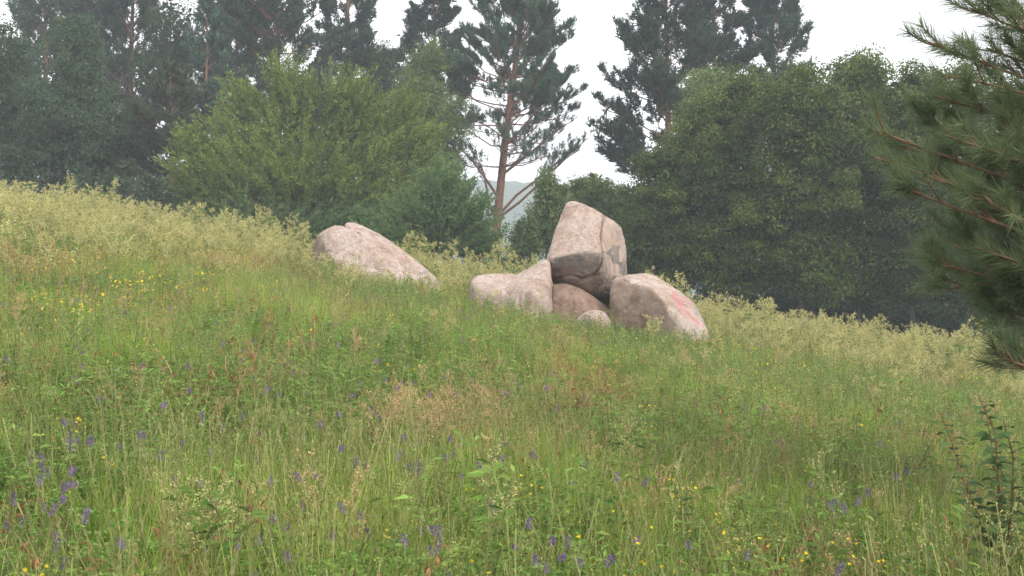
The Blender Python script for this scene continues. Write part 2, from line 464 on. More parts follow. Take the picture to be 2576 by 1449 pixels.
lpA = [Z(1040,600,21.6),Z(1034,560,21.7),Z(1058,530,21.9),Z(1100,508,22.0),Z(1200,512,22.0),Z(1300,514,22.0),Z(1380,540,21.9),Z(1060,700,21.3),
       Z(1060,860,21.3),Z(1400,860,21.1),Z(1250,640,21.2),Z(1120,600,21.3),Z(1400,700,21.3),Z(1050,560,22.8),Z(1300,520,22.9),Z(1060,860,22.9),Z(1400,860,22.9)]
lpB = [Z(1225,600,21.4),Z(1290,515,21.9),Z(1345,484,22.0),Z(1465,416,22.1),Z(1492,424,22.0),Z(1500,500,21.7),Z(1511,590,21.5),Z(1512,860,21.3),
       Z(1330,590,21.15),Z(1440,620,21.1),Z(1350,860,20.95),Z(1200,860,21.1),Z(1300,520,22.8),Z(1480,430,22.7),Z(1508,860,22.7),Z(1240,860,22.8)]
boulder('boulder', 'low saddle-topped pinkish boulder leaning at the uphill side of the pile', [lpA, lpB], Z(1310, 680, 21.9), M_R1,
        sub=6, p=20, amp=0.055, seed=5,
        cracks=[([(1345,490),(1290,560),(1250,640),(1240,730)], 9, 0.05), ([(1420,470),(1330,600),(1310,650),(1370,740)], 10, 0.03)])

mid_ = [Z(1500,572,22.1),Z(1580,562,22.2),Z(1655,588,22.2),Z(1710,622,22.2),Z(1770,665,22.2),Z(1800,710,22.1),Z(1860,735,21.9),Z(1865,870,21.7),
        Z(1500,870,21.6),Z(1600,640,21.75),Z(1500,650,21.8),Z(1520,570,23.0),Z(1760,660,23.0),Z(1850,870,23.0),Z(1500,870,23.0)]
boulder('boulder', 'reddish brown boulder wedged in the gap under the tall upright one', [mid_], Z(1650, 740, 22.3), M_R3, sub=6, amp=0.05, seed=8,
        cracks=[([(1600,600),(1620,680),(1600,740)], 9, 0.03)])
sm = [Z(1636,772,21.3),Z(1680,733,21.35),Z(1740,716,21.4),Z(1792,728,21.4),Z(1827,768,21.4),Z(1836,880,21.3),Z(1630,880,21.2),Z(1730,760,21.05),
      Z(1700,730,21.8),Z(1780,735,21.8),Z(1830,880,21.9),Z(1640,880,21.9)]
boulder('boulder', 'smallest boulder, a pale low hump in the grass before the pile', [sm], Z(1735, 800, 21.5), M_R1, sub=6, amp=0.035, seed=11)
rt = [Z(1830,562,21.9),Z(1826,640,21.6),Z(1872,532,22.0),Z(1980,508,22.2),Z(2045,507,22.3),Z(2100,530,22.4),Z(1998,572,21.25),Z(2072,604,21.05),
      Z(2140,672,20.95),Z(2215,770,20.8),Z(2372,805,21.3),Z(2390,900,21.2),Z(2312,690,22.0),Z(2232,618,22.3),Z(1858,720,21.4),Z(1858,900,21.4),Z(2215,900,20.85),
      Z(1890,535,23),Z(2050,530,23.2),Z(2300,700,23.0),Z(2385,900,22.6),Z(1850,900,23),]
boulder('boulder', 'sloping boulder with pink painted stripes at the downhill end of the pile', [rt], Z(2060, 740, 22.0), M_R4, sub=6, amp=0.05, seed=14,
        cracks=[([(1890,540),(1940,560),(2000,550),(2060,525)], 8, 0.03)],
        paint=[[(2176,612),(2190,606),(2240,690),(2290,745),(2345,795),(2358,810),(2330,806),(2262,745),(2205,690),(2180,650)],
               [(2232,632),(2248,640),(2290,690),(2284,706),(2255,672)],[(2215,690),(2245,706),(2268,742),(2250,745),(2222,715)]],
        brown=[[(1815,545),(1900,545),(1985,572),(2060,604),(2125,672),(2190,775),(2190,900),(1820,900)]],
        grey=[[(2290,660),(2345,725),(2385,830),(2350,790),(2310,740)]])
l1 = [Z(136,505,24.3),Z(148,370,24.3),Z(160,318,24.3),Z(192,280,24.2),Z(255,248,24.1),Z(335,240,24.2),Z(420,292,23.8),Z(236,385,23.6),Z(322,492,23.15),
      Z(560,308,24.2),Z(648,366,24.1),Z(745,442,24.0),Z(835,522,23.9),Z(900,585,23.8),Z(330,640,23.0),Z(700,700,23.0),Z(900,680,23.6),Z(130,660,24.2),
      Z(160,350,25.2),Z(260,260,25.4),Z(560,310,25.4),Z(760,460,25.2),Z(900,640,25.0),Z(140,640,25.2),Z(450,380,23.6)]
l2 = [Z(325,236,24.5),Z(370,222,24.6),Z(402,226,24.6),Z(455,254,24.6),Z(520,284,24.5),Z(600,340,24.5),Z(370,222,25.3),Z(520,285,25.3),Z(250,600,24.0),
      Z(700,640,24.0),Z(250,600,25.2),Z(700,640,25.2),Z(450,420,23.8)]
boulder('boulder', 'lone long pinkish boulder sloping down into the grass, apart from the pile', [l1, l2], Z(450, 470, 24.4), M_R1, amp=0.055, seed=21,
        cracks=[([(330,238),(395,268),(425,292),(470,286),(525,288)], 7, 0.06), ([(430,470),(560,500),(690,505),(800,530)], 7, 0.03), ([(235,385),(290,400),(420,330)], 7, 0.02)],
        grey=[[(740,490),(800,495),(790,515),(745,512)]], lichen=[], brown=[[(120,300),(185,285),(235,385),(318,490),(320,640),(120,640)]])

# ------------------------------------------------------------------ trees
def pine(name, label, px, Y, top_py, crown_py, R, seed, base_py=None, lean=0.0, dense=1.0, mat=None, trunk_r=0.2, limbs=(), path=None, sparse_below=None, K=7, rows=None, group='pines behind the meadow'):
    rng = rngf(seed)
    mat = mat or M_NEEDLE
    bx = (px - 1288) / F * Y; bz = float(H(bx, Y)) - 0.15
    topz = EYE + (724 - top_py) / F * Y
    if path:
        pts = [np.array([P(q[0], 0, Y)[0], Y + 0.0, EYE + (724 - q[1]) / F * Y]) for q in path]
        pts = [np.array([pts[0][0] - 0.1, Y, bz])] + pts + [np.array([P(path[-1][0] + 6, 0, Y)[0], Y, topz])]
    else:
        pts = [np.array([bx + lean * t + 0.12 * math.sin(t * 5 + seed), Y + 0.1 * math.sin(3 * t + seed), bz + (topz - bz) * t]) for t in np.linspace(0, 1, 8)]
    pts = np.array(pts); Hh = topz - bz
    zt = pts[:, 2]
    def axis(z): return np.stack([np.interp(z, zt, pts[:, 0]), np.interp(z, zt, pts[:, 1]), z], -1)
    zz = np.linspace(bz, topz, 14); tp = axis(zz)
    tr = trunk_r * (1 - (zz - bz) / Hh) ** 0.8 + 0.02; tr[0] *= 1.25
    origin = pts[0] + np.array([0, 0, 0.15])
    wood = MB(); wood.add(*tubes(tp[None] - origin, tr[None], 9))
    z0 = EYE + (724 - crown_py) / F * Y
    # whorled branches
    zs = []; z = z0
    while z < topz - 0.25:
        f = (z - z0) / (topz - z0)
        for _ in range(rng.integers(4, 7)): zs.append(z + rng.normal() * 0.1)
        z += rng.uniform(0.38, 0.6) * (1 - 0.35 * f)
    zs = np.clip(np.array(zs), z0, topz - 0.15); n = len(zs); f = (zs - z0) / (topz - z0)
    Rf = R(f) if callable(R) else R * (1 - f) ** 0.75
    L = np.maximum(Rf * rng.uniform(0.5, 1.15, n), 0.25)
    az = rng.uniform(0, 2 * math.pi, n)
    e0 = np.radians(2 + 42 * f + rng.normal(0, 9, n)); e1 = e0 + np.radians(rng.uniform(18, 42, n))
    k = 6; P_ = np.zeros((n, k, 3)); P_[:, 0] = axis(zs)
    wob = np.zeros(n)
    for j in range(1, k):
        wob += rng.normal(0, 0.16, n)
        e = e0 + (e1 - e0) * (j / (k - 1)) + rng.normal(0, 0.14, n); a2 = az + wob
        d = np.stack([np.cos(e) * np.cos(a2), np.cos(e) * np.sin(a2), np.sin(e)], -1)
        P_[:, j] = P_[:, j - 1] + d * (L / (k - 1))[:, None]
    r0 = np.minimum(0.009 + 0.0085 * L, 0.04)
    for lb in limbs:                                # heavy limbs seen in the photograph
        q = np.array([[P(a, 0, Y)[0], Y + dy, EYE + (724 - b) / F * Y] for a, b, dy in lb])
        t = np.linspace(0, 1, k); s = np.linspace(0, 1, len(q))
        c = np.stack([np.interp(t, s, q[:, i]) for i in range(3)], -1)
        P_ = np.concatenate([P_, c[None]]); L = np.append(L, np.linalg.norm(np.diff(c, axis=0), axis=1).sum()); r0 = np.append(r0, 0.07); f = np.append(f, 0.0)
    n = len(L)
    wood.add(*tubes(P_ - origin, r0[:, None] * np.linspace(1, 0.25, k)[None], 5))
    # side branches
    m = np.maximum((L / 0.19 * (0.8 + 0.3 * dense)).astype(int), 3)
    bi = np.repeat(np.arange(n), m); N_ = len(bi)
    t = rng.uniform(0.30, 1.0, N_) ** 0.8; u = t * (k - 1); i0 = np.minimum(u.astype(int), k - 2); w = (u - i0)[:, None]
    s0 = P_[bi, i0] * (1 - w) + P_[bi, i0 + 1] * w
    tg = nrm(P_[bi, i0 + 1] - P_[bi, i0])
    side = nrm(np.cross(tg, np.array([0, 0, 1.0]))) * np.where(rng.random(N_) < 0.5, -1, 1)[:, None]
    ln = (0.18 + 0.42 * L[bi] * (1 - t)) * rng.uniform(0.6, 1.15, N_)
    d0 = nrm(tg * 0.75 + side * rng.uniform(0.3, 0.9, (N_, 1)) + np.array([0, 0, 0.15]) + rng.normal(0, 0.15, (N_, 3)))
    S = np.stack([s0, s0 + d0 * ln[:, None] * 0.5, s0 + d0 * ln[:, None] + np.array([0, 0, 1]) * ln[:, None] * 0.22], 1)
    wood.add(*tubes(S - origin, np.stack([0.004 + 0.014 * ln, 0.004 + 0.008 * ln, 0.004 + 0 * ln], 1), 3))
    # needle shoots
    ms = np.maximum((ln / 0.062 * dense).astype(int), 3); si = np.repeat(np.arange(N_), ms); Q = len(si)
    tt = rng.uniform(0.25, 1.0, Q); tt[rng.random(Q) < 0.25] = 1.0
    pos = S[si, 0] * (1 - tt)[:, None] + S[si, 2] * tt[:, None] + rng.normal(0, 0.03, (Q, 3))
    dr = nrm(nrm(S[si, 2] - S[si, 0]) * 0.7 + np.array([0, 0, 0.65]) + rng.normal(0, 0.3, (Q, 3)))
    keep = np.ones(Q, bool)
    if sparse_below is not None:
        zb = EYE + (724 - sparse_below) / F * Y
        prob = np.clip(0.75 + (pos[:, 2] - zb) / 2.2, 0.16, 1.0)
        far = t[si] * 0.6 + 0.4 * tt > 0.75
        keep = rng.random(Q) < np.where(far, np.clip(prob * 2.2, 0, 1), prob)
    pos, dr, si = pos[keep], dr[keep], si[keep]
    V, Fc = shoots(pos, dr, rng.uniform(0.16, 0.32, len(pos)), rng, K=K, nl=0.19, nw=0.036 if sparse_below else 0.052)
    tint = np.repeat(np.clip(rng.uniform(0, 1, N_)[si] * 0.5 + rng.uniform(0, 0.5, len(pos)), 0, 1), K * 3)
    crown = MB(); crown.add(V - origin, Fc, 0, tint)
    if sparse_below is None:                            # bigger, darker filler needles added along the inner twigs to thicken the crown
        ni = min(N_, 900); ii = rng.choice(N_, ni, replace=False)
        V, Fc = shoots(s0[ii] + rng.normal(0, 0.1, (ni, 3)), d0[ii] + np.array([0, 0, 0.3]), 0.35, rng, K=9, nl=0.30, nw=0.085, spread=0.9)
        crown.add(V - origin, Fc, 0, np.repeat(rng.random(ni) * 0.4, 27))
    o = thing(name, label, 'tree', tuple(origin), group=group)
    obj('trunk', wood.mesh('trunk', M_PINEBARK, True), o)
    obj('crown', crown.mesh('crown', mat), o)
    return o

def broadleaf(name, label, base, lobes, mat, bark, seed, clumps=500, per=60, leaf=(0.075, 0.05), cr=0.38, stems=1, trunk_r=0.12, spray=False, up=0.3, cat='tree', group=None, inner=0.35, flat=0.75, zmin=None, fill=0.09):
    """lobes: ellipsoids (x,y,z,rx,ry,rz); foliage is many leaf clumps spread through them, carried by limbs"""
    rng = rngf(seed)
    base = np.array(base, float); lobes = np.array(lobes, float)
    vol = lobes[:, 3] * lobes[:, 4] * lobes[:, 5]; pr = vol ** 0.5 / (vol ** 0.5).sum()
    li = rng.choice(len(lobes), clumps, p=pr)
    d = nrm(rng.normal(size=(clumps, 3))); rr = (inner + (1 - inner) * rng.random(clumps) ** 0.55) * (1 + 0.24 * rng.random(clumps) ** 3)
    c = lobes[li, :3] + d * lobes[li, 3:] * rr[:, None]
    zlo = base[2] + 0.25 if zmin is None else zmin
    c = c[c[:, 2] > zlo]; n = len(c)
    d = nrm((c - lobes[li[:n] * 0 + rng.integers(0, len(lobes), n), :3]) * 0.25 + (c - (base + np.array([0, 0, (lobes[:, 2].mean() - base[2]) * 0.7]))))
    # wood
    wood = MB()
    K = 6; tops = []
    for s in range(stems):
        lb = lobes[s % len(lobes)] if stems > 1 else lobes[np.argmax(lobes[:, 2])]
        off = rng.normal(0, 0.25, 2) if stems > 1 else np.zeros(2)
        b0 = base + np.array([off[0], off[1], -0.15])
        b0[2] = float(H(b0[0], b0[1])) - 0.12
        tp = lb[:3] + np.array([0, 0, lb[5] * (0.55 if stems == 1 else 0.3)])
        t = np.linspace(0, 1, K)[:, None]
        q = b0 * (1 - t) + tp * t; q[:, :2] += np.stack([np.sin(t[:, 0] * 5 + seed), np.cos(t[:, 0] * 4 + seed)], 1) * 0.12 * t * (1 - t) * 4
        if stems > 1: q[:, 2] = b0[2] + (tp[2] - b0[2]) * (np.linspace(0, 1, K) ** 0.85)
        wood.add(*tubes((q - base)[None], (trunk_r * np.linspace(1, 0.18, K) ** 0.9)[None], 7)); tops.append(q)
    tops = np.array(tops)
    nb = min(n, 130)
    pick = rng.choice(n, nb, replace=False); e = c[pick]
    A = np.zeros((nb, 4, 3))
    for j in range(nb):
        cand = tops.reshape(-1, 3); cand = cand[cand[:, 2] < e[j, 2] + 0.1]
        if not len(cand): cand = tops[:, 1]
        dd = np.linalg.norm(cand - e[j], axis=1) + 0.6 * (cand[:, 2] < base[2] + 0.5); s0 = cand[np.argmin(dd)]
        A[j] = [s0, s0 * 0.66 + e[j] * 0.34 + [0, 0, 0.05], s0 * 0.33 + e[j] * 0.67 + [0, 0, 0.1], e[j]]
    A[:, 1:3] += rng.normal(0, 0.08, (nb, 2, 3))
    ll = np.linalg.norm(A[:, 3] - A[:, 0], axis=1)
    wood.add(*tubes(A - base, (0.008 + 0.014 * ll)[:, None] * np.array([1, 0.75, 0.5, 0.2])[None], 4))
    # leaves
    cl = rng.uniform(0, 1, n); ci = np.repeat(np.arange(n), rng.integers(int(per * 0.45), int(per * 1.4) + 1, n)); Q = len(ci)
    if spray:
        ax = nrm(d * np.array([0.9, 0.9, 0.6]) + np.array([0, 0, up]) + rng.normal(0, 0.25, (n, 3)))
        ln = rng.uniform(0.5, 1.15, n) * cr * 2.4 * (1 + 0.5 * np.clip(ax[:, 2], 0, 1) * (rng.random(n) < 0.4)); t = rng.random(Q)
        pos = c[ci] + ax[ci] * (t * ln[ci])[:, None] + rng.normal(0, 0.13, (Q, 3)) * cr * (1.15 - 0.8 * t)[:, None]
        pos += np.array([0, 0, -1.0]) * (t ** 2 * ln[ci] * 0.15)[:, None]
        axl = nrm(ax[ci] * 0.9 + rng.normal(0, 0.45, (Q, 3)))
    else:
        sz = rng.uniform(0.4, 1.3, n) * cr
        g = rng.normal(0, 1, (Q, 3)); g = nrm(g) * (rng.random(Q) ** 0.45)[:, None] * np.array([1, 1, flat]); g[:, 2] -= 0.25 * (g[:, 0] ** 2 + g[:, 1] ** 2)
        pos = c[ci] + g * sz[ci][:, None]
        axl = nrm(nrm(g) * 0.6 + np.array([0, 0, -0.25]) + rng.normal(0, 0.5, (Q, 3)))
    ls = rng.uniform(0.7, 1.2, Q)
    V, Fc = leaves(pos, axl, leaf[0] * ls, leaf[1] * ls, rng, droop=0.1)
    tint = np.repeat(np.clip(cl[ci] * 0.6 + rng.random(Q) ** 1.5 * 0.55 - 0.08, 0, 1), 4)
    crown = MB(); crown.add(V - base, Fc, 0, tint)
    nf = int(Q * fill)
    if nf:                                              # bigger, darker-tinted filler leaves added inside close the crown and read as shaded depth
        fi = rng.choice(len(lobes), nf, p=pr)
        fp = lobes[fi, :3] + nrm(rng.normal(size=(nf, 3))) * lobes[fi, 3:] * (0.78 * rng.random(nf) ** 0.4)[:, None]
        fp = fp[fp[:, 2] > zlo]
        crown.add(*(lambda v, f: (v - base, f))(*leaves(fp, rng.normal(size=(len(fp), 3)), 0.26, 0.17, rng)), 0, np.repeat(rng.random(len(fp)) * 0.5, 4))
    o = thing(name, label, cat, tuple(base), group=group)
    obj('trunk' if stems == 1 else 'stems', wood.mesh('wood', bark, True), o)
    obj('crown', crown.mesh('crown', mat), o)
    return o

def lob(px, py, Y, wpx, hpx, dpx=None):
    c = P(px, py, Y); s = Y / F
    return (*c, wpx * s, (dpx or wpx) * s, hpx * s)
def gbase(px, Y):
    x = (px - 1288) / F * Y; return (x, Y, float(H(x, Y)))

# main pine
def R_main(f):
    return np.interp(f, [0, .1, .3, .45, .6, .8, 1.0], [3.2, 3.7, 3.7, 3.3, 2.9, 2.0, 0.3])
pine('pine_tree', 'open-crowned pine with a bare reddish lower trunk and spreading low limbs behind the boulders', 1250, 52, -190, 420, R_main, 7, trunk_r=0.22, dense=1.0,
     path=[(1248, 590), (1258, 480), (1268, 380), (1280, 280), (1300, 150), (1315, 0)], sparse_below=240, K=12,
     limbs=[[(1255,540,0),(1300,490,.1),(1345,455,.2),(1400,410,.3),(1440,380,.3),(1480,345,.3)], [(1254,548,0),(1320,500,-.3),(1380,440,-.5),(1410,410,-.6),(1450,385,-.7)],
            [(1246,545,0),(1226,500,.2),(1222,450,.3),(1210,410,.4),(1180,370,.4)], [(1256,500,0),(1215,440,-.3),(1180,395,-.4),(1155,375,-.4)],
            [(1262,440,0),(1310,400,.4),(1350,370,.5),(1390,330,.6),(1440,300,.6)], [(1268,370,0),(1310,330,-.3),(1350,280,-.3),(1400,250,-.3)]])
# pines behind
Rb = lambda a, b: (lambda f: np.interp(f, [0, .25, .6, 1], [a, a * 0.95, b, 0.3]))
pine('pine_tree', 'tall dark pine rising behind the pointed birch and the yellow-green willow', 1088, 60, -170, 330, Rb(2.5, 1.9), 11, dense=1.0)
pine('pine_tree', 'broad dense dark pine standing directly behind the yellow-green willow', 695, 56, -200, 330, Rb(4.0, 3.3), 12, dense=0.82)
pine('pine_tree', 'dark pine with ragged layered branches between the willow and a dense broad pine', 880, 59, -190, 320, Rb(2.7, 1.9), 13, dense=0.95)
pine('pine_tree', 'open pine with sky showing between its branches, behind the round poplars', 120, 60, -200, 420, Rb(3.2, 2.9), 14, dense=0.75)
pine('pine_tree', 'dark pine between the round poplars and the small spired pine', 335, 58, -190, 430, Rb(3.2, 2.8), 15, dense=0.8)
pine('pine_tree', 'young slim pine whose pointed tip shows against the sky', 515, 54, 8, 330, Rb(1.7, 1.1), 16, dense=0.8, trunk_r=0.11)
pine('pine_tree', 'brownish low-branched pine crowding the side of the willow', 425, 46, 175, 530, Rb(2.6, 1.8), 17, dense=0.95, mat=M_NEEDLE_BROWN, trunk_r=0.13)
pine('pine_tree', 'brownish pine low behind the tall weeds of the rise', 330, 49, 300, 560, Rb(2.4, 1.7), 27, dense=0.8, mat=M_NEEDLE_BROWN, trunk_r=0.12)
pine('pine_tree', 'tall pine with long tiered branches reaching into the open sky, behind the alders', 1675, 50, -190, 470, lambda f: np.interp(f, [0, .1, .3, .5, .75, 1], [3.6, 3.7, 3.1, 2.3, 1.6, 0.3]), 18, dense=0.85)
pine('pine_tree', 'tall pine with steep upswept branches, middle one behind the alders', 1800, 54, -200, 380, Rb(2.6, 2.3), 19, dense=0.95)
pine('pine_tree', 'pine with upswept branches farthest along behind the alders', 1950, 56, -90, 330, Rb(2.4, 2.2), 20, dense=1.0)

pine('pine_tree', 'dark pine in the gap behind the blue-green poplar and the airy birch', 225, 63, -170, 400, Rb(3.0, 2.5), 22, dense=0.8)
pine('pine_tree', 'dark pine filling the gap behind the slim spired pine', 590, 61, -60, 400, Rb(2.8, 2.2), 23, dense=0.8)
# willow and shrubs
WY = 42
broadleaf('willow_bush', 'large rounded yellow-green willow bush behind the lone boulder', gbase(790, WY),
    [lob(740,365,WY,105,100), lob(610,400,WY,90,90), lob(530,450,WY-.8,70,75), lob(870,365,WY+.5,95,85), lob(970,405,WY,85,85), lob(1040,400,WY-.3,45,85),
     lob(720,230,WY-.3,42,48), lob(620,285,WY-.3,40,45), lob(755,260,WY-.5,45,45), lob(860,265,WY-.2,55,45), lob(905,290,WY,45,45), lob(1000,310,WY,40,45), lob(500,390,WY-.9,36,36), lob(700,470,WY-1,160,100), lob(890,490,WY-.6,160,95), lob(570,520,WY-.6,80,60)],
    M_WILLOW, M_DARKBARK, 31, clumps=2700, per=38, leaf=(0.16, 0.046), cr=0.42, stems=9, trunk_r=0.07, spray=True, up=1.05, cat='bush', inner=0.55)
broadleaf('willow_bush', 'smaller grey-green willow bush between the big willow and the bare-trunked pine', gbase(1110, 37),
    [lob(1110,560,37,80,110), lob(1040,590,37,70,80), lob(1180,590,37,55,80), lob(1120,500,37,60,60), lob(990,610,37,60,70)],
    M_SHRUB, M_DARKBARK, 32, clumps=900, per=36, leaf=(0.14, 0.042), cr=0.30, stems=5, trunk_r=0.04, spray=True, up=0.7, cat='bush')
broadleaf('willow_bush', 'dark shrub in shade under the left half of the big willow', gbase(640, 38),
    [lob(620,590,39,130,70), lob(780,600,39,120,70), lob(900,590,39,110,70)], M_SHRUB, M_DARKBARK, 33, clumps=700, per=36, leaf=(0.14, 0.045), cr=0.32, stems=6, trunk_r=0.03, spray=True, up=0.6, cat='bush')
broadleaf('sapling', 'slender leafy sapling between the bare-trunked pine and the tall boulder', gbase(1385, 40),
    [lob(1385,560,40,65,85), lob(1372,480,40,30,55), lob(1325,600,40,50,60), lob(1430,570,40,55,85), lob(1400,500,40,35,50)], M_BIRCH, M_DARKBARK, 34, clumps=520, per=30, leaf=(0.085, 0.05), cr=0.26, stems=3, trunk_r=0.035, cat='tree')
broadleaf('sapling', 'thin upright sapling rising behind the top of the tall boulder', gbase(1490, 42),
    [lob(1490,545,42,70,80), lob(1500,480,42,45,45), lob(1560,520,42,60,70), lob(1450,590,42,50,60), lob(1455,480,42,24,40)], M_BIRCH, M_DARKBARK, 35, clumps=520, per=30, leaf=(0.08, 0.045), cr=0.26, stems=4, trunk_r=0.03, cat='tree')
# birches and poplars
broadleaf('birch_tree', 'pointed pale green birch behind the right half of the willow', gbase(1075, 50),
    [lob(1080,170,50,45,90), lob(1060,270,50,90,110), lob(1110,330,50,70,110), lob(1020,310,50,60,80), lob(1120,420,50,50,60)], M_BIRCH, M_BIRCHBARK, 41, clumps=560, per=60, leaf=(0.08, 0.06), cr=0.42, trunk_r=0.10)
broadleaf('birch_tree', 'small dark-leaved tree in the gap between two tall pines', gbase(965, 57),
    [lob(965,190,57,45,95), lob(960,280,57,55,80)], M_POPLAR, M_DARKBARK, 42, clumps=420, per=30, leaf=(0.08, 0.055), cr=0.36, trunk_r=0.09)
broadleaf('poplar_tree', 'blue-green poplar with a broad rounded crown behind the tall weeds of the rise', gbase(205, 46),
    [lob(200,150,46,70,115), lob(150,270,46,120,110), lob(240,330,46,100,120), lob(110,390,46,120,100), lob(240,430,46,80,80)], M_POPLAR, M_DARKBARK, 43, clumps=560, per=76, leaf=(0.095, 0.075), cr=0.55, flat=0.62, trunk_r=0.14, group='poplars at the edge of the wood')
broadleaf('poplar_tree', 'poplar with yellowish upper leaves standing outside the blue-green one', gbase(20, 47),
    [lob(20,160,47,70,110), lob(-10,280,47,110,120), lob(40,370,47,90,100), lob(-90,250,47,90,140), lob(-60,420,47,130,80)], M_POPLAR, M_DARKBARK, 44, clumps=480, per=76, leaf=(0.095, 0.075), cr=0.55, flat=0.62, trunk_r=0.14, group='poplars at the edge of the wood')
broadleaf('birch_tree', 'loose airy birch with sky between its leaves, before the dark pines', gbase(435, 55),
    [lob(430,70,55,70,90), lob(470,140,55,50,60), lob(400,190,55,70,80)], M_POPLAR, M_DARKBARK, 45, clumps=520, per=26, leaf=(0.085, 0.06), cr=0.40, trunk_r=0.10)
BU = [(40, 44, 130, 420, 'dark bush under the outermost poplar'), (210, 43, 110, 430, 'dark bush under the blue-green poplar'), (370, 43, 110, 440, 'dark bush at the foot of the brownish pines'),
      (520, 45, 110, 450, 'dark bush between the brownish pine and the big willow'), (690, 47, 150, 330, 'added dark bush hidden behind the middle of the big willow'), (900, 48, 150, 350, 'added dark bush behind the willow and the pointed birch'), (1280, 47, 90, 600, 'low bush around the foot of the bare-trunked pine'), (1610, 44, 90, 500, 'dark bush between the tall boulder and the alders'),  # the two behind the willow are added to block bright gaps in it
      (2120, 46, 170, 560, 'shaded bush deep behind the alder trunks'), (2400, 46, 190, 540, 'shaded bush behind the near pine and the alders'), (1890, 45, 150, 560, 'shaded bush behind the first alders'),
      (1960, 41, 110, 705, 'low dark bush among the first alder trunks'), (2140, 41, 110, 720, 'low dark bush at the foot of the tallest alder'), (2320, 41, 110, 735, 'low dark bush under the half-hidden alder'), (2500, 41, 120, 735, 'low dark bush behind the lowest branches of the near pine')]
for i, (px, Y, w, tpy, lbl) in enumerate(BU):
    g = gbase(px, Y); gp = 724 - (g[2] - EYE) / Y * F; h = (gp - tpy) / 2
    broadleaf('undergrowth_bush', lbl, g, [lob(px, gp - h, Y, w, h), lob(px - w * 0.55, gp - h * 0.7, Y - .4, w * 0.65, h * 0.7), lob(px + w * 0.55, gp - h * 0.75, Y + .3, w * 0.65, h * 0.75)],
              M_SHRUB if i == 6 else M_POPLAR, M_DARKBARK, 60 + i, clumps=280, per=34, leaf=(0.12, 0.08), cr=0.38, stems=4, trunk_r=0.03, cat='bush')
# alder thicket
AL = [
 ('alder edge tree with foliage down to the ground beside the painted boulder', 1690, 38.5, [(1700,470,110,130),(1650,580,90,90),(1720,620,110,90),(1770,350,70,110)], 900),
 ('alder with a rounded top, first full-height one beyond the painted boulder', 1850, 38.0, [(1860,300,100,110),(1830,430,120,120),(1900,560,130,110),(1840,660,110,70)], 1100),
 ('alder with the second rounded top of the thicket', 2020, 37.5, [(2010,280,95,110),(2030,430,120,130),(1990,590,120,100),(2060,690,90,60)], 1100),
 ('tallest alder of the thicket, its top ragged against the sky', 2165, 38.5, [(2160,220,85,85),(2150,340,110,120),(2180,480,120,120),(2150,620,120,100)], 1200),
 ('alder half hidden by the branches of the near pine', 2300, 37.5, [(2290,260,80,90),(2310,390,110,120),(2330,540,120,120),(2280,680,110,70)], 1000),
 ('alder mostly hidden behind the near pine', 2440, 37.0, [(2430,280,100,110),(2460,430,120,130),(2470,600,130,120),(2420,720,110,60)], 650),
 ('alder at the end of the thicket beyond the near pine', 2600, 37.0, [(2600,300,110,120),(2620,470,130,140),(2620,640,140,120)], 480),
 ('pale slim aspen peeping over the alders in front of the tall pines', 1805, 44.0, [(1790,250,55,75),(1770,340,70,90)], 380)]
for i, (lb, px, Y, lo, n) in enumerate(AL):
    rng = rngf(500 + i)
    broadleaf('aspen_tree' if 'aspen' in lb else 'alder_tree', lb, gbase(px, Y), [lob(a, b, Y + rng.uniform(-.8, .8), w, h) for a, b, w, h in lo], M_ALDER if i < 7 else M_BIRCH, M_DARKBARK, 70 + i,
              clumps=int(n * 0.32), per=145, leaf=(0.092, 0.068), cr=0.60, trunk_r=0.10, inner=0.68, flat=0.55, zmin=gbase(px, Y)[2] + 0.9, group='alders of the thicket' if i < 7 else None)

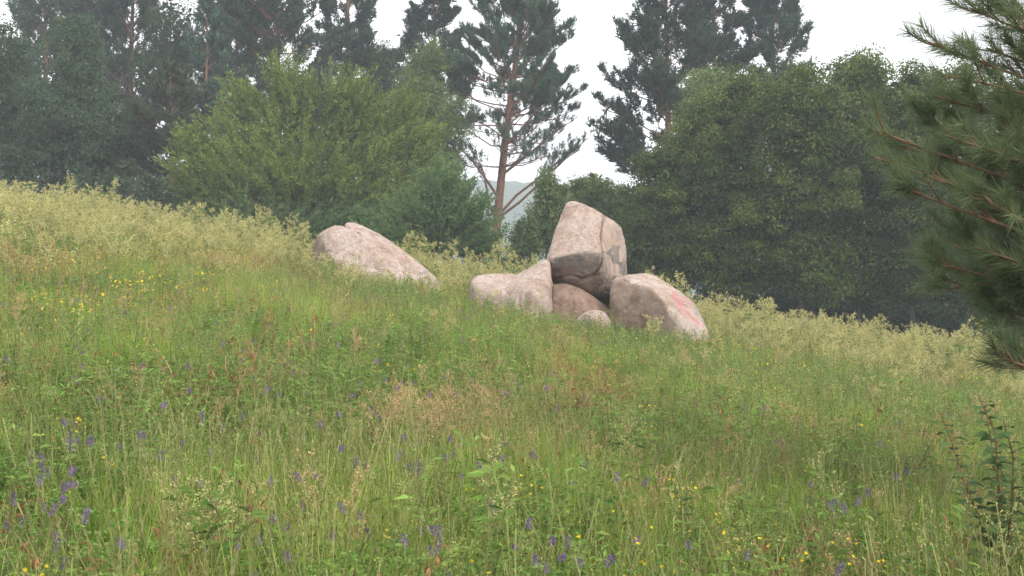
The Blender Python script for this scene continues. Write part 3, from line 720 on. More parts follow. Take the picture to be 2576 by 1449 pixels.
# near pine at the side
def near_pine():
    rng = rngf(77)
    Y = 6.4; bx = 4.3; base = np.array([bx, Y, float(H(bx, Y))])
    o = thing('pine_tree', 'near long-needled pine whose branches hang over the meadow', 'tree', tuple(base))
    top = 6.6
    zz = np.linspace(-0.1, top, 9); tp = np.stack([0.06 * np.sin(zz), 0.05 * np.cos(zz * 1.3), zz], 1)
    trunk = MB(); trunk.add(*tubes(tp[None], (0.075 * (1 - zz / (top + 0.2)) ** 0.8 + 0.012)[None], 10)); obj('trunk', trunk.mesh('trunk', M_PINEBARK, True), o)
    # explicit branch tips (photo position, depth) and others around the trunk
    tips = [(2440,20,6.3),(2335,105,6.4),(2400,190,6.2),(2185,320,6.3),(2200,395,6.2),(2265,470,6.1),(2300,420,6.5),(2330,650,6.2),(2345,690,6.4),(2480,880,6.1),(2360,560,6.6),(2420,260,6.7),
            (2480,120,6.5),(2450,620,6.0),(2430,480,5.9),(2520,740,6.3),(2380,340,6.0),(2500,330,6.2),(2500,560,6.6),(2540,60,6.0),(2540,450,6.1),(2300,290,6.6),(2545,660,6.0),(2500,200,6.6),(2450,380,6.5),(2400,620,6.5),(2470,540,6.3),(2530,350,6.5),(2570,560,6.2),(2560,130,6.5),(2500,790,6.4),(2570,800,6.2),(2420,720,6.7),(2350,240,6.3),(2480,10,6.6)]
    br = []
    for px, py, yy in tips:
        e = P(px, py, yy) - base
        z0 = max(e[2] - 0.35 - 0.12 * np.hypot(e[0], e[1]) + rng.normal() * 0.1, 0.5)
        br.append((z0, e))
    for z0 in np.arange(1.0, top - 0.4, 0.34):
        for _ in range(3):
            a = rng.uniform(-2.6, 2.6); L = (2.0 * (1 - z0 / (top + 0.5)) + 0.3) * rng.uniform(0.7, 1.0)
            br.append((z0, np.array([L * math.cos(a), L * math.sin(a), z0 + 0.25 * L + 0.1])))
    for z0, e in br:
        s0 = np.array([np.interp(z0, zz, tp[:, 0]), np.interp(z0, zz, tp[:, 1]), z0])
        t = np.linspace(0, 1, 8)[:, None]
        mid = s0 * 0.5 + e * 0.5 + np.array([0, 0, -0.10]) + rng.normal(0, 0.05, 3)
        c = (1 - t) ** 2 * s0 + 2 * t * (1 - t) * mid + t ** 2 * e
        L = np.linalg.norm(e - s0); near = e[0] < -0.9
        wood = MB(); wood.add(*tubes(c[None], (0.004 + 0.0065 * L * (1 - t[:, 0]) ** 0.8)[None], 6))
        # twigs
        tw = []
        for _ in range(int(4 + L * (11 if near else 8))):
            u = rng.uniform(0.10, 0.97) ** 0.85; i = min(int(u * 7), 6); w = u * 7 - i
            q = c[i] * (1 - w) + c[i + 1] * w; tg = nrm(c[i + 1] - c[i])
            sd = nrm(np.cross(tg, [0, 0, 1])) * rng.choice([-1, 1])
            l = (0.14 + 0.22 * min(L, 1.6) * (1 - u)) * rng.uniform(0.6, 1.25)
            d = nrm(tg * 0.8 + sd * rng.uniform(0.2, 0.9) + np.array([0, 0, rng.uniform(-0.25, 0.55)]) + rng.normal(0, 0.15, 3))
            tw.append([q, q + d * l * 0.55, q + d * l + np.array([0, 0, 0.12 * l])])
        tw.append([c[-3], c[-2], c[-1]]); tw = np.array(tw)
        wood.add(*tubes(tw, np.tile(np.array([[0.006, 0.005, 0.003]]), (len(tw), 1)), 4))
        b = obj('branch', wood.mesh('branch', M_PINEBARK, True), o)
        ax = tw[:, 2] - tw[:, 0]; ln = np.linalg.norm(ax, axis=1)
        # brush: needles along outer part of each twig, denser at tips
        st = tw[:, 0] * 0.55 + tw[:, 2] * 0.45
        pos = np.concatenate([st, tw[:, 2] * 0.8 + tw[:, 0] * 0.2]); axx = np.concatenate([ax, ax + np.array([0, 0, .03])]); l2 = np.concatenate([ln * 0.45, np.full(len(ln), 0.07)])
        V, Fc = shoots(pos, axx, l2, rng, K=46 if near else 34, nl=0.135, nw=0.0038, spread=0.62)
        kk = 46 if near else 34
        tint = np.repeat(np.clip(rng.normal(0.45, 0.22, len(pos)), 0, 1), kk * 3)
        obj('needles', MB().add(V, Fc, 0, tint).mesh('needles', M_NEEDLE_NEAR), b)
near_pine()
# ------------------------------------------------------------------ meadow materials
M_GRASS = leaf_mat('grass_blades', (0.140, 0.250, 0.034), (0.37, 0.545, 0.090), cdry=(0.57, 0.50, 0.17), transl=0.45, rnd=0.25)
M_HERB = leaf_mat('herb_leaves', (0.080, 0.170, 0.035), (0.28, 0.44, 0.105), cdry=(0.50, 0.45, 0.14), transl=0.42, rnd=0.25)
M_STEM = leaf_mat('green_stems', (0.17, 0.20, 0.07), (0.30, 0.30, 0.12), transl=0.1, rnd=0.2)
M_CREAM = leaf_mat('cream_florets', (0.44, 0.41, 0.15), (0.63, 0.59, 0.28), transl=0.2, rnd=0.15)
M_RUST = leaf_mat('rusty_dry_leaves', (0.18, 0.085, 0.04), (0.42, 0.23, 0.10), transl=0.25, rnd=0.3)
M_DRYSTEM = leaf_mat('dry_stems', (0.30, 0.19, 0.10), (0.46, 0.33, 0.18), transl=0.0, rnd=0.2)
M_STRAW = leaf_mat('yellowed_leaves', (0.44, 0.32, 0.07), (0.58, 0.46, 0.16), transl=0.3, rnd=0.25)
M_TAN = leaf_mat('tan_seed_heads', (0.42, 0.28, 0.13), (0.58, 0.44, 0.24), transl=0.2, rnd=0.2)
M_PURPLE = leaf_mat('purple_petals', (0.16, 0.10, 0.24), (0.34, 0.235, 0.43), transl=0.3, rnd=0.25)
M_YELLOW = leaf_mat('yellow_petals', (0.72, 0.50, 0.02), (0.85, 0.66, 0.05), transl=0.3, rnd=0.1)
M_DARKLEAF = leaf_mat('dark_weed_leaves', (0.055, 0.105, 0.035), (0.13, 0.20, 0.065), transl=0.3, rnd=0.2)
M_REDSTEM = leaf_mat('reddish_stems', (0.16, 0.09, 0.05), (0.24, 0.13, 0.07), transl=0.0, rnd=0.2)
UPV = np.array([0, 0, 1.0])

def arc(b, az, h, lean, k, rng, wav=0.0):
    t = np.linspace(0, 1, k)
    d = np.array([math.cos(az), math.sin(az), 0])
    z = h * (t - 0.28 * lean * t ** 3)
    return b + d * (lean * h * t ** 2)[:, None] * 0.75 + UPV * z[:, None] + rng.normal(0, wav, (k, 3)) * (t > 0)[:, None]

def t_grass(seed, n=46, h=(0.30, 0.62), r=0.13, w=0.0048, lean=(0.1, 0.9)):
    rng = rngf(seed); m = MB()
    for _ in range(n):
        a = rng.uniform(0, 6.283); b = np.array([*(rng.normal(0, r * 0.6, 2)), -0.03])
        k = 5; pts = arc(b, a, rng.uniform(*h), rng.uniform(*lean), k, rng)
        ww = w * rng.uniform(0.6, 1.25) * np.array([0.8, 1.0, 0.85, 0.55, 0.08])
        sd = np.array([-math.sin(a), math.cos(a), 0.0]) + rng.normal(0, 0.35, 3)
        V, Fc = ribbon(pts, ww, sd)
        m.add(V, Fc, 0, np.clip(np.linspace(0.0, 0.75, k).repeat(2) + rng.uniform(-0.1, 0.3), 0, 1))
    for _ in range(3):                                   # seed stalks
        a = rng.uniform(0, 6.283); pts = arc(np.array([*rng.normal(0, r * 0.5, 2), 0]), a, h[1] * rng.uniform(1.0, 1.3), rng.uniform(0.05, 0.4), 5, rng)
        m.add(*ribbon(pts, [0.003] * 5, [-math.sin(a), math.cos(a), 0.1]), 1, 0.6)
        q = pts[3] + (pts[4] - pts[3]) * rng.random((9, 1))
        m.add(*leaves(q, nrm(pts[4] - pts[3]) + rng.normal(0, 0.35, (9, 3)), 0.022, 0.006, rng), 1, 0.9)
    return m.mesh('grass_tuft', [M_GRASS, M_STEM])

def pinnate(m, base, axis, L, rng, pairs=6, ll=0.022, lw=0.009, mat=0):
    axis = nrm(axis); sd = nrm(np.cross(axis, UPV + rng.normal(0, 0.2, 3)))
    t = np.linspace(0.15, 1, pairs)
    q = base + axis * (t * L)[:, None] - UPV * (t ** 2 * L * 0.15)[:, None]
    pos = np.concatenate([q, q]); ax = np.concatenate([np.tile(sd + axis * 0.5, (pairs, 1)), np.tile(-sd + axis * 0.5, (pairs, 1))]) + rng.normal(0, 0.15, (2 * pairs, 3))
    m.add(*leaves(pos, ax, ll, lw, rng), mat, np.repeat(np.clip(rng.uniform(0, 1, 2 * pairs), 0, 1), 4))

def t_herb(seed, stems=7, h=(0.28, 0.52), r=0.12):
    rng = rngf(seed); m = MB()
    for _ in range(stems):
        a = rng.uniform(0, 6.283); pts = arc(np.array([*rng.normal(0, r * 0.6, 2), -0.03]), a, rng.uniform(*h), rng.uniform(0.1, 0.8), 6, rng, 0.012)
        m.add(*ribbon(pts, [0.004] * 6, [-math.sin(a), math.cos(a), 0]), 1, 0.2)
        for j in range(9):
            u = rng.uniform(0.2, 1.0) * 5; i = min(int(u), 4); q = pts[i] + (pts[i + 1] - pts[i]) * (u - i)
            az = rng.uniform(0, 6.283)
            pinnate(m, q, np.array([math.cos(az), math.sin(az), rng.uniform(0.0, 0.7)]), rng.uniform(0.07, 0.11), rng, ll=rng.uniform(0.018, 0.028), lw=0.010)
    return m.mesh('herb_tuft', [M_HERB, M_STEM])

def t_broad(seed, stems=4, h=(0.35, 0.6), r=0.1, leafm=0, ll=(0.03, 0.06), lw=0.22, nl=15, mats=None, droop=0.25):
    rng = rngf(seed); m = MB()
    for _ in range(stems):
        a = rng.uniform(0, 6.283); pts = arc(np.array([*rng.normal(0, r * 0.6, 2), -0.03]), a, rng.uniform(*h), rng.uniform(0.0, 0.5), 6, rng, 0.012)
        m.add(*ribbon(pts, [0.005] * 6, [-math.sin(a), math.cos(a), 0]), 1, 0.3)
        u = rng.uniform(0.15, 1.0, nl) * 5; i = np.minimum(u.astype(int), 4); q = pts[i] + (pts[i + 1] - pts[i]) * (u - i)[:, None]
        az = np.arange(nl) * 2.4 + a; ax = np.stack([np.cos(az), np.sin(az), rng.uniform(0.0, 0.9, nl)], 1)
        L = rng.uniform(*ll, nl)
        m.add(*leaves(q, ax, L, L * lw, rng, droop), leafm, np.repeat(rng.uniform(0, 1, nl), 4))
    return m.mesh('broad_herb', mats or [M_HERB, M_STEM])

def panicle(m, pts, rng, nbr, blen, seeds, mat_f, mat_s, fl=0.010, fw=0.0065, lo=0.5):
    """branching flower head on the upper part of a stem"""
    k = len(pts)
    for j in range(nbr):
        u = rng.uniform(lo, 0.99) * (k - 1); i = min(int(u), k - 2); q = pts[i] + (pts[i + 1] - pts[i]) * (u - i)
        tg = nrm(pts[i + 1] - pts[i]); az = rng.uniform(0, 6.283)
        d = nrm(tg * 0.7 + np.array([math.cos(az), math.sin(az), 0]) * rng.uniform(0.5, 1.0))
        L = blen * rng.uniform(0.5, 1.1) * (1.25 - u / (k - 1))+ 0.03
        e = q + d * L; c = np.stack([q, (q + e) / 2 + UPV * 0.012, e - UPV * 0.008])
        m.add(*ribbon(c, [0.0028, 0.0022, 0.0015], np.cross(d, rng.normal(size=3))), mat_s, 0.6)
        t = rng.uniform(0.2, 1.0, seeds)[:, None]; p = q + (e - q) * t + rng.normal(0, 0.006, (seeds, 3))
        m.add(*leaves(p, rng.normal(size=(seeds, 3)) + UPV * 0.3, fl * rng.uniform(0.6, 1.3, seeds), fw, rng), mat_f, np.repeat(rng.random(seeds), 4))

def t_panicle(seed, stems=3, h=(0.5, 0.72), mats=None, nbr=12, blen=0.13, seeds=11, fl=0.010, fw=0.0065):
    rng = rngf(seed); m = MB()
    for _ in range(stems):
        a = rng.uniform(0, 6.283); pts = arc(np.array([*rng.normal(0, 0.07, 2), -0.03]), a, rng.uniform(*h), rng.uniform(0.05, 0.5), 7, rng, 0.012)
        m.add(*ribbon(pts, np.linspace(0.006, 0.002, 7), [-math.sin(a), math.cos(a), 0]), 1, 0.6)
        panicle(m, pts, rng, nbr, blen, seeds, 0, 1, fl, fw)
        nl = 6; u = rng.uniform(0.1, 0.7, nl) * 6; i = np.minimum(u.astype(int), 5); q = pts[i] + (pts[i + 1] - pts[i]) * (u - i)[:, None]
        az = rng.uniform(0, 6.283, nl)
        m.add(*leaves(q, np.stack([np.cos(az), np.sin(az), rng.uniform(0.1, 0.8, nl)], 1), rng.uniform(0.05, 0.09, nl), 0.016, rng, 0.2), 2, np.repeat(rng.random(nl), 4))
    return m.mesh('panicle_weed', mats or [M_CREAM, M_STEM, M_HERB])

def t_yellow(seed, nfl=9, h=(0.32, 0.55)):
    rng = rngf(seed); m = MB()
    for _ in range(nfl):
        a = rng.uniform(0, 6.283); pts = arc(np.array([*rng.normal(0, 0.05, 2), -0.02]), a, rng.uniform(*h), rng.uniform(0.1, 0.5), 4, rng, 0.01)
        m.add(*ribbon(pts, [0.003] * 4, [-math.sin(a), math.cos(a), 0]), 1, 0.4)
        flower(m, pts[-1], rng, 0.0125)
    return m.mesh('yellow_flowers', [M_YELLOW, M_STEM])

def flower(m, c, rng, r, mat=0):
    up = nrm(UPV + rng.normal(0, 0.5, 3)); u = nrm(np.cross(up, rng.normal(size=3))); v = np.cross(up, u)
    a = np.arange(5) * 1.2566 + rng.uniform(0, 6); d = np.cos(a)[:, None] * u + np.sin(a)[:, None] * v + up * 0.25
    V = []; Fc = []
    for i in range(5):
        s = np.cross(up, d[i]); V += [c, c + d[i] * r * 0.7 + s * r * 0.45, c + d[i] * r * 1.05, c + d[i] * r * 0.7 - s * r * 0.45]
        b = i * 4; Fc += [[b, b + 1, b + 2], [b, b + 2, b + 3]]
    m.add(V, Fc, mat, np.repeat(rng.random(5), 4))

def spike(m, c, ax, L, R, rng, mat=0, n=46):
    ax = nrm(ax); u = nrm(np.cross(ax, rng.normal(size=3))); v = np.cross(ax, u)
    t = np.linspace(0, 1, n); ph = np.arange(n) * 2.4
    rad = np.cos(ph)[:, None] * u + np.sin(ph)[:, None] * v
    prof = np.sin(np.clip(t * 0.85 + 0.12, 0, 1) * math.pi) ** 0.6
    p = c + ax * (t * L)[:, None] + rad * (R * 0.25 * prof)[:, None]
    m.add(*leaves(p, rad * 1.0 + ax * 0.45 - UPV * 0.25, R * 0.95 * prof + 0.004, R * 0.55, rng), mat, np.repeat(np.clip(1 - t + rng.normal(0, 0.2, n), 0, 1), 4))

# ------------------------------------------------------------------ scattered meadow cover (uncountable)
def scatter_group():
    ng = bpy.data.node_groups.new('scatter', 'GeometryNodeTree')
    ng.interface.new_socket('Geometry', in_out='INPUT', socket_type='NodeSocketGeometry')
    ng.interface.new_socket('Plants', in_out='INPUT', socket_type='NodeSocketCollection')
    ng.interface.new_socket('Geometry', in_out='OUTPUT', socket_type='NodeSocketGeometry')
    N, L = ng.nodes, ng.links
    gi = N.new('NodeGroupInput'); go = N.new('NodeGroupOutput')
    ci = N.new('GeometryNodeCollectionInfo'); ci.inputs['Separate Children'].default_value = True; ci.inputs['Reset Children'].default_value = True
    ip = N.new('GeometryNodeInstanceOnPoints'); ip.inputs['Pick Instance'].default_value = True
    def na(n, t):
        a = N.new('GeometryNodeInputNamedAttribute'); a.data_type = t; a.inputs['Name'].default_value = n; return a.outputs['Attribute']
    L.new(gi.outputs[0], ip.inputs['Points']); L.new(gi.outputs[1], ci.inputs['Collection']); L.new(ci.outputs[0], ip.inputs['Instance'])
    er = N.new('FunctionNodeEulerToRotation'); L.new(na('rot', 'FLOAT_VECTOR'), er.inputs[0]); L.new(er.outputs[0], ip.inputs['Rotation'])
    L.new(na('idx', 'INT'), ip.inputs['Instance Index']); L.new(na('scl', 'FLOAT'), ip.inputs['Scale'])
    L.new(ip.outputs[0], go.inputs[0])
    return ng
NG = scatter_group()

def scatter(name, label, cat, meshes, xy, scl, dry, seed):
    rng = rngf(seed); n = len(xy)
    c = bpy.data.collections.new(name + '_plants')
    for i, me in enumerate(meshes): c.objects.link(bpy.data.objects.new('%s_%02d' % (me.name, i), me))
    V = np.stack([xy[:, 0], xy[:, 1], H(xy[:, 0], xy[:, 1])], 1)
    me = bpy.data.meshes.new(name); me.vertices.add(n); me.vertices.foreach_set('co', V.astype(np.float32).ravel())
    def at(nm, ty, key, d): a = me.attributes.new(nm, ty, 'POINT'); a.data.foreach_set(key, np.ascontiguousarray(d).ravel())
    rot = np.stack([rng.normal(0, 0.12, n), rng.normal(0, 0.12, n), rng.uniform(0, 6.283, n)], 1)
    at('rot', 'FLOAT_VECTOR', 'vector', rot.astype(np.float32)); at('idx', 'INT', 'value', rng.integers(0, len(meshes), n).astype(np.int32))
    at('scl', 'FLOAT', 'value', scl.astype(np.float32)); at('dry', 'FLOAT', 'value', np.clip(dry, 0, 1).astype(np.float32))
    o = obj(name, me, label=label, category=cat); o['kind'] = 'stuff'
    md = o.modifiers.new('scatter', 'NODES'); md.node_group = NG
    md[[s.identifier for s in NG.interface.items_tree if s.name == 'Plants'][0]] = c
    print(name, n)

def free(x, y):
    """not inside a boulder"""
    a = ((x - 1.35) / 1.95) ** 2 + ((y - 22.15) / 0.75) ** 2 > 1
    b = ((x + 2.75) / 1.30) ** 2 + ((y - 24.3) / 0.8) ** 2 > 1
    return a & b

def sample(dens_y, dens, seed, y0=2.2, y1=36.0):
    rng = rngf(seed); out = []
    for a in np.arange(y0, y1, 0.5):
        w = 0.47 * (a + 0.25) + 2.2; n = rng.poisson(np.interp(a, dens_y, dens) * 2 * w * 0.5)
        out.append(np.stack([rng.uniform(-w, w, n), rng.uniform(a, a + 0.5, n)], 1))
    xy = np.concatenate(out); return xy[free(xy[:, 0], xy[:, 1])], rng

def patch(xy, spots):
    v = np.zeros(len(xy))
    for px, py, rp in spots:
        x, y = hit(px, py, 0.4); r = rp / F * y
        d = np.sqrt(((xy[:, 0] - x) / r) ** 2 + ((xy[:, 1] - y) / (r * 2.2)) ** 2)
        v = np.maximum(v, np.clip(1.3 - d, 0, 1))
    return v

def sstep(a, b, x): t = np.clip((x - a) / (b - a), 0, 1); return t * t * (3 - 2 * t)
def crest(x, y): return np.clip(sstep(19, 26, y) + 0.75 * sstep(3, 9, -x) * sstep(12, 19, y) + 0.35 * sstep(3, 8, x) * sstep(10, 16, y), 0, 1)
RUST = [(130,930,100),(700,850,130),(480,890,90),(1640,1240,80),(1390,1080,80),(1810,765,110),(2040,800,90),(430,1330,150),(520,1260,80),(300,900,60),(1500,1400,60),(2450,1390,70)]
TAN = [(1130,1035,140),(980,1050,70),(1210,1060,60),(2050,1080,80)]
STRAW = [(1430,920,110),(1480,985,90),(1350,1000,70),(600,650,160),(450,600,140),(1450,850,70),(100,640,120)]
YEL = [(2200,860,300),(2100,870,150),(2400,900,150),(1780,1330,180),(1850,1380,150),(1620,1290,120),(1580,1170,100),(420,720,120),(250,760,150),(60,690,100),(560,690,60),(170,1070,90),(1680,1420,90),(2010,1000,160),(1900,900,150),(1960,1250,200)]
HERBY = [(200,1000,200),(350,1000,150),(150,1100,120),(1000,830,120),(1700,830,110),(2100,960,150),(2400,970,120),(1350,800,80),(200,1430,200)]

def meadow():
    dy = [2, 5, 9, 16, 24, 30, 36]
    # grasses
    xy, rng = sample(dy, [85, 115, 58, 27, 22, 20, 6], 1001)
    n1 = fbm2(xy[:, 0] * 0.7, xy[:, 1] * 0.45, 3.0); hb = patch(xy, HERBY)
    keep = rng.random(len(xy)) < np.clip(0.45 + 1.6 * (n1 - 0.42) + 0.35 * (xy[:, 1] < 9), 0.15, 1) * (1 - 0.65 * hb)
    xy = xy[keep]; n1 = n1[keep]
    cr = crest(xy[:, 0], xy[:, 1]); nd = fbm2(xy[:, 0] * 0.9 + 20, xy[:, 1] * 0.6, 8.0)
    dry = np.clip((nd - 0.55) * 2.2, 0, 0.7) + 0.35 * cr + 0.6 * patch(xy, STRAW) + rng.normal(0, 0.12, len(xy)) + 0.25 * (rng.random(len(xy)) < 0.08)
    hs = 0.38 + 0.85 * fbm2(xy[:, 0] * 0.9, xy[:, 1] * 0.7, 12.0) - 0.12 * (xy[:, 1] > 18) + rng.normal(0, 0.1, len(xy))
    ms = [t_grass(i) for i in range(5)] + [t_grass(9, 34, (0.22, 0.42), 0.11, 0.007, (0.3, 1.2)), t_grass(10, 40, (0.4, 0.72), 0.12, 0.006, (0.05, 0.5))]
    scatter('meadow_grass', 'long green meadow grass covering the whole slope', 'grass', ms, xy, np.clip(hs, 0.4, 1.3), dry, 1)
    # herbs
    xy, rng = sample(dy, [22, 36, 52, 50, 38, 30, 10], 1002)
    n2 = fbm2(xy[:, 0] * 0.6 + 40, xy[:, 1] * 0.4, 5.0); hb = patch(xy, HERBY)
    keep = rng.random(len(xy)) < np.clip(0.5 + 1.8 * (n2 - 0.5) + 0.6 * hb - 0.25 * (xy[:, 1] < 8), 0.12, 1)
    xy = xy[keep]; cr = crest(xy[:, 0], xy[:, 1])
    hs = 0.62 + 0.85 * fbm2(xy[:, 0] * 0.9 + 7, xy[:, 1] * 0.7, 13.0) + rng.normal(0, 0.1, len(xy))
    dry = 0.25 * cr + rng.normal(0.02, 0.14, len(xy)) + 0.5 * patch(xy, STRAW)
    scatter('meadow_herbs', 'low leafy herbs and vetch foliage mixed through the grass', 'herbs', [t_herb(20 + i) for i in range(4)] + [t_broad(30 + i) for i in range(3)], xy, np.clip(hs, 0.5, 1.35), dry, 2)
    # cream panicles of the crest
    xy, rng = sample(dy, [1.5, 2.0, 4, 7, 10, 10.5, 4], 1003)
    cr = crest(xy[:, 0], xy[:, 1]); n3 = fbm2(xy[:, 0] * 0.8 + 60, xy[:, 1] * 0.5, 6.0)
    keep = rng.random(len(xy)) < np.clip(0.15 + 0.85 * cr + 1.2 * (n3 - 0.5), 0.05, 1)
    xy = xy[keep]; cr = cr[keep]
    hs = 0.35 + 0.25 * cr + 0.85 * fbm2(xy[:, 0] * 0.9, xy[:, 1] * 0.9, 31.0) + 0.25 * sstep(5, 9, -xy[:, 0]) * cr + rng.normal(0, 0.14, len(xy))
    fr = xy[:, 1] > 14
    scatter('meadow_seed_heads', 'cream flowering seed heads thick along the top of the slope', 'seed heads', [t_panicle(40 + i, 2, (0.5, 0.8), None, 11, 0.17, 10, 0.026, 0.012) for i in range(5)], xy[fr], np.clip(hs[fr], 0.5, 1.5), 0.2 * cr[fr], 3)
    scatter('meadow_fine_seed_heads', 'fine cream seed heads thinly mixed into the lower slope', 'seed heads', [t_panicle(45 + i) for i in range(3)], xy[~fr], np.clip(hs[~fr], 0.5, 1.4), 0.2 * cr[~fr], 33)
    # dry rusty and tan growth
    xy, rng = sample(dy, [12, 15, 20, 20, 14, 12, 2], 1004)
    pr = patch(xy, RUST); n4 = fbm2(xy[:, 0] * 0.9 + 80, xy[:, 1] * 0.6, 7.0)
    keep = rng.random(len(xy)) < np.clip(pr * 1.1 + np.clip((n4 - 0.56) * 2.4, 0, 0.6) + 0.03, 0, 1)
    xy = xy[keep]
    scatter('meadow_dry_growth', 'rusty brown withered plants in patches of the slope', 'dry plants',
            [t_broad(50 + i, 4, (0.28, 0.52), 0.1, 0, (0.022, 0.042), 0.22, 13, [M_RUST, M_DRYSTEM], 0.5) for i in range(3)] + [t_panicle(56, 3, (0.35, 0.55), [M_RUST, M_DRYSTEM, M_RUST], 10, 0.10, 9)],
            xy, 1.1 + rng.normal(0, 0.18, len(xy)), np.zeros(len(xy)), 4)
    xy, rng = sample(dy, [14, 26, 24, 18, 14, 8, 1], 1005)
    pt = patch(xy, TAN); ps = patch(xy, STRAW)
    kt = rng.random(len(xy)) < pt * 1.2 + 0.025
    scatter('meadow_tan_heads', 'fine tan seed heads in hazy patches over the grass', 'seed heads', [t_panicle(60 + i, 4, (0.42, 0.6), [M_TAN, M_TAN, M_HERB], 16, 0.12, 12) for i in range(3)], xy[kt], 1.08 + rng.normal(0, 0.12, kt.sum()), np.zeros(kt.sum()), 5)
    ky = rng.random(len(xy)) < ps * 0.8 + 0.03 * (xy[:, 1] > 8)
    scatter('meadow_yellowed_herbs', 'yellowed drooping leaves of fading herbs below the boulders', 'herbs', [t_broad(65 + i, 3, (0.38, 0.6), 0.09, 0, (0.03, 0.055), 0.17, 14, [M_STRAW, M_DRYSTEM], 0.4) for i in range(3)], xy[ky], 1.08 + rng.normal(0, 0.12, ky.sum()), np.zeros(ky.sum()), 6)
    xy, rng = sample(dy, [5, 8, 12, 14, 12, 6, 0], 1006)
    py_ = patch(xy, YEL); k = rng.random(len(xy)) < py_ * 0.75 + 0.05
    xy = xy[k]; k = xy[:, 1] > 9
    scatter('meadow_yellow_flowers', 'tiny yellow flowers sprinkled over the slope', 'flowers', [t_yellow(70 + i) for i in range(3)], xy[k], 1.0 + rng.normal(0, 0.12, k.sum()), np.zeros(k.sum()), 7)
meadow()

# ------------------------------------------------------------------ single plants one can pick out
def where(x, y):
    if -1.6 < x < 4.4 and 17 < y < 26: return 'near the stacked boulders'
    if -5.0 < x < -0.9 and 19 < y < 27: return 'near the lone boulder'
    if x > 1.2 and y < 9: return 'by the near pine'
    if x < -5 and y > 13: return 'uphill of the lone boulder'
    if x > 4 and y > 12: return 'on the slope below the alders'
    if y > 12: return 'on the slope below the boulders'
    if y > 8: return 'halfway down the slope'
    return 'low on the grassy slope'

PLACED = []
def put(proto, name, label, cat, x, y, rz, s, group):
    o = thing(name, label, cat, (x, y, float(H(x, y))), rz, group, s)
    for nm, me, subs in proto:
        c = obj(nm, me, o)
        for n2, m2 in subs: obj(n2, m2, c)
    PLACED.append((o, x, y, name)); return o

BESIDE = {'vetch_plant': 'purple vetch', 'yellow_flower_plant': 'yellow flowers', 'flowering_weed': 'a cream-headed weed', 'withered_stalk': 'a withered stalk', 'leafy_weed': 'a leafy weed', 'shrub_shoot': 'shrub shoots'}
def finish_labels():
    """say what each plant grows beside: the nearest plant of another kind"""
    A = np.array([(x, y) for _, x, y, _ in PLACED]); K = np.array([k for *_, k in PLACED])
    for o, x, y, k in PLACED:
        d = np.hypot(A[:, 0] - x, A[:, 1] - y); d[K == k] = 99; i = int(np.argmin(d))
        b = ' beside ' + BESIDE[K[i]] if d[i] < 0.45 else ''
        w = where(x, y)
        o['label'] = o['label'] + b + ', ' + w
        o['group'] = o['group'] + b + ' ' + w

def p_vetch(seed, h=0.58):
    rng = rngf(seed); a = rng.uniform(0, 6.283)
    pts = arc(np.array([0, 0, -0.02]), a, h, rng.uniform(0.05, 0.35), 6, rng, 0.008)
    st = MB().add(*tubes(pts[None], np.linspace(0.0025, 0.0015, 6)[None], 4), 0, 0.3)
    lv = MB()
    for j in range(8):
        i = rng.integers(1, 5); az = rng.uniform(0, 6.283); pinnate(lv, pts[i], np.array([math.cos(az), math.sin(az), 0.4]), 0.1, rng, 7, 0.022, 0.008)
    sp = MB(); spike(sp, pts[-1] - UPV * 0.03, pts[-1] - pts[-2] + rng.normal(0, 0.02, 3), rng.uniform(0.036, 0.058), rng.uniform(0.009, 0.0135), rng)
    return [('stem', st.mesh('stem', M_STEM), ()), ('leaves', lv.mesh('leaves', M_HERB), ()), ('flower_spike', sp.mesh('flower_spike', M_PURPLE), ())]

def p_yellow(seed, h=0.5, nf=5):
    rng = rngf(seed); st = MB(); parts = []
    main = arc(np.array([0, 0, -0.02]), rng.uniform(0, 6), h * 0.7, 0.15, 4, rng, 0.006)
    st.add(*tubes(main[None], np.full((1, 4), 0.0025), 4), 0, 0.4)
    for j in range(nf):
        e = main[-1] + np.array([*rng.normal(0, 0.055, 2), h * 0.3 * rng.uniform(0.4, 1.1)])
        st.add(*tubes(np.stack([main[-1], (main[-1] + e) / 2 + rng.normal(0, 0.008, 3), e])[None], np.full((1, 3), 0.0016), 3), 0, 0.5)
        fm = MB(); flower(fm, e, rng, rng.uniform(0.0065, 0.009)); parts.append(('flower', fm.mesh('flower', M_YELLOW), ()))
    lv = MB(); n = 14; i = rng.integers(0, 4, n); az = rng.uniform(0, 6.28, n)
    lv.add(*leaves(main[i] + UPV * rng.uniform(0, 0.1, (n, 1)), np.stack([np.cos(az), np.sin(az), rng.uniform(0, .6, n)], 1), rng.uniform(0.03, 0.06, n), 0.012, rng, 0.2), 0, np.repeat(rng.random(n), 4))
    return [('stem', st.mesh('stem', M_STEM), ()), ('leaves', lv.mesh('leaves', M_HERB), ())] + parts

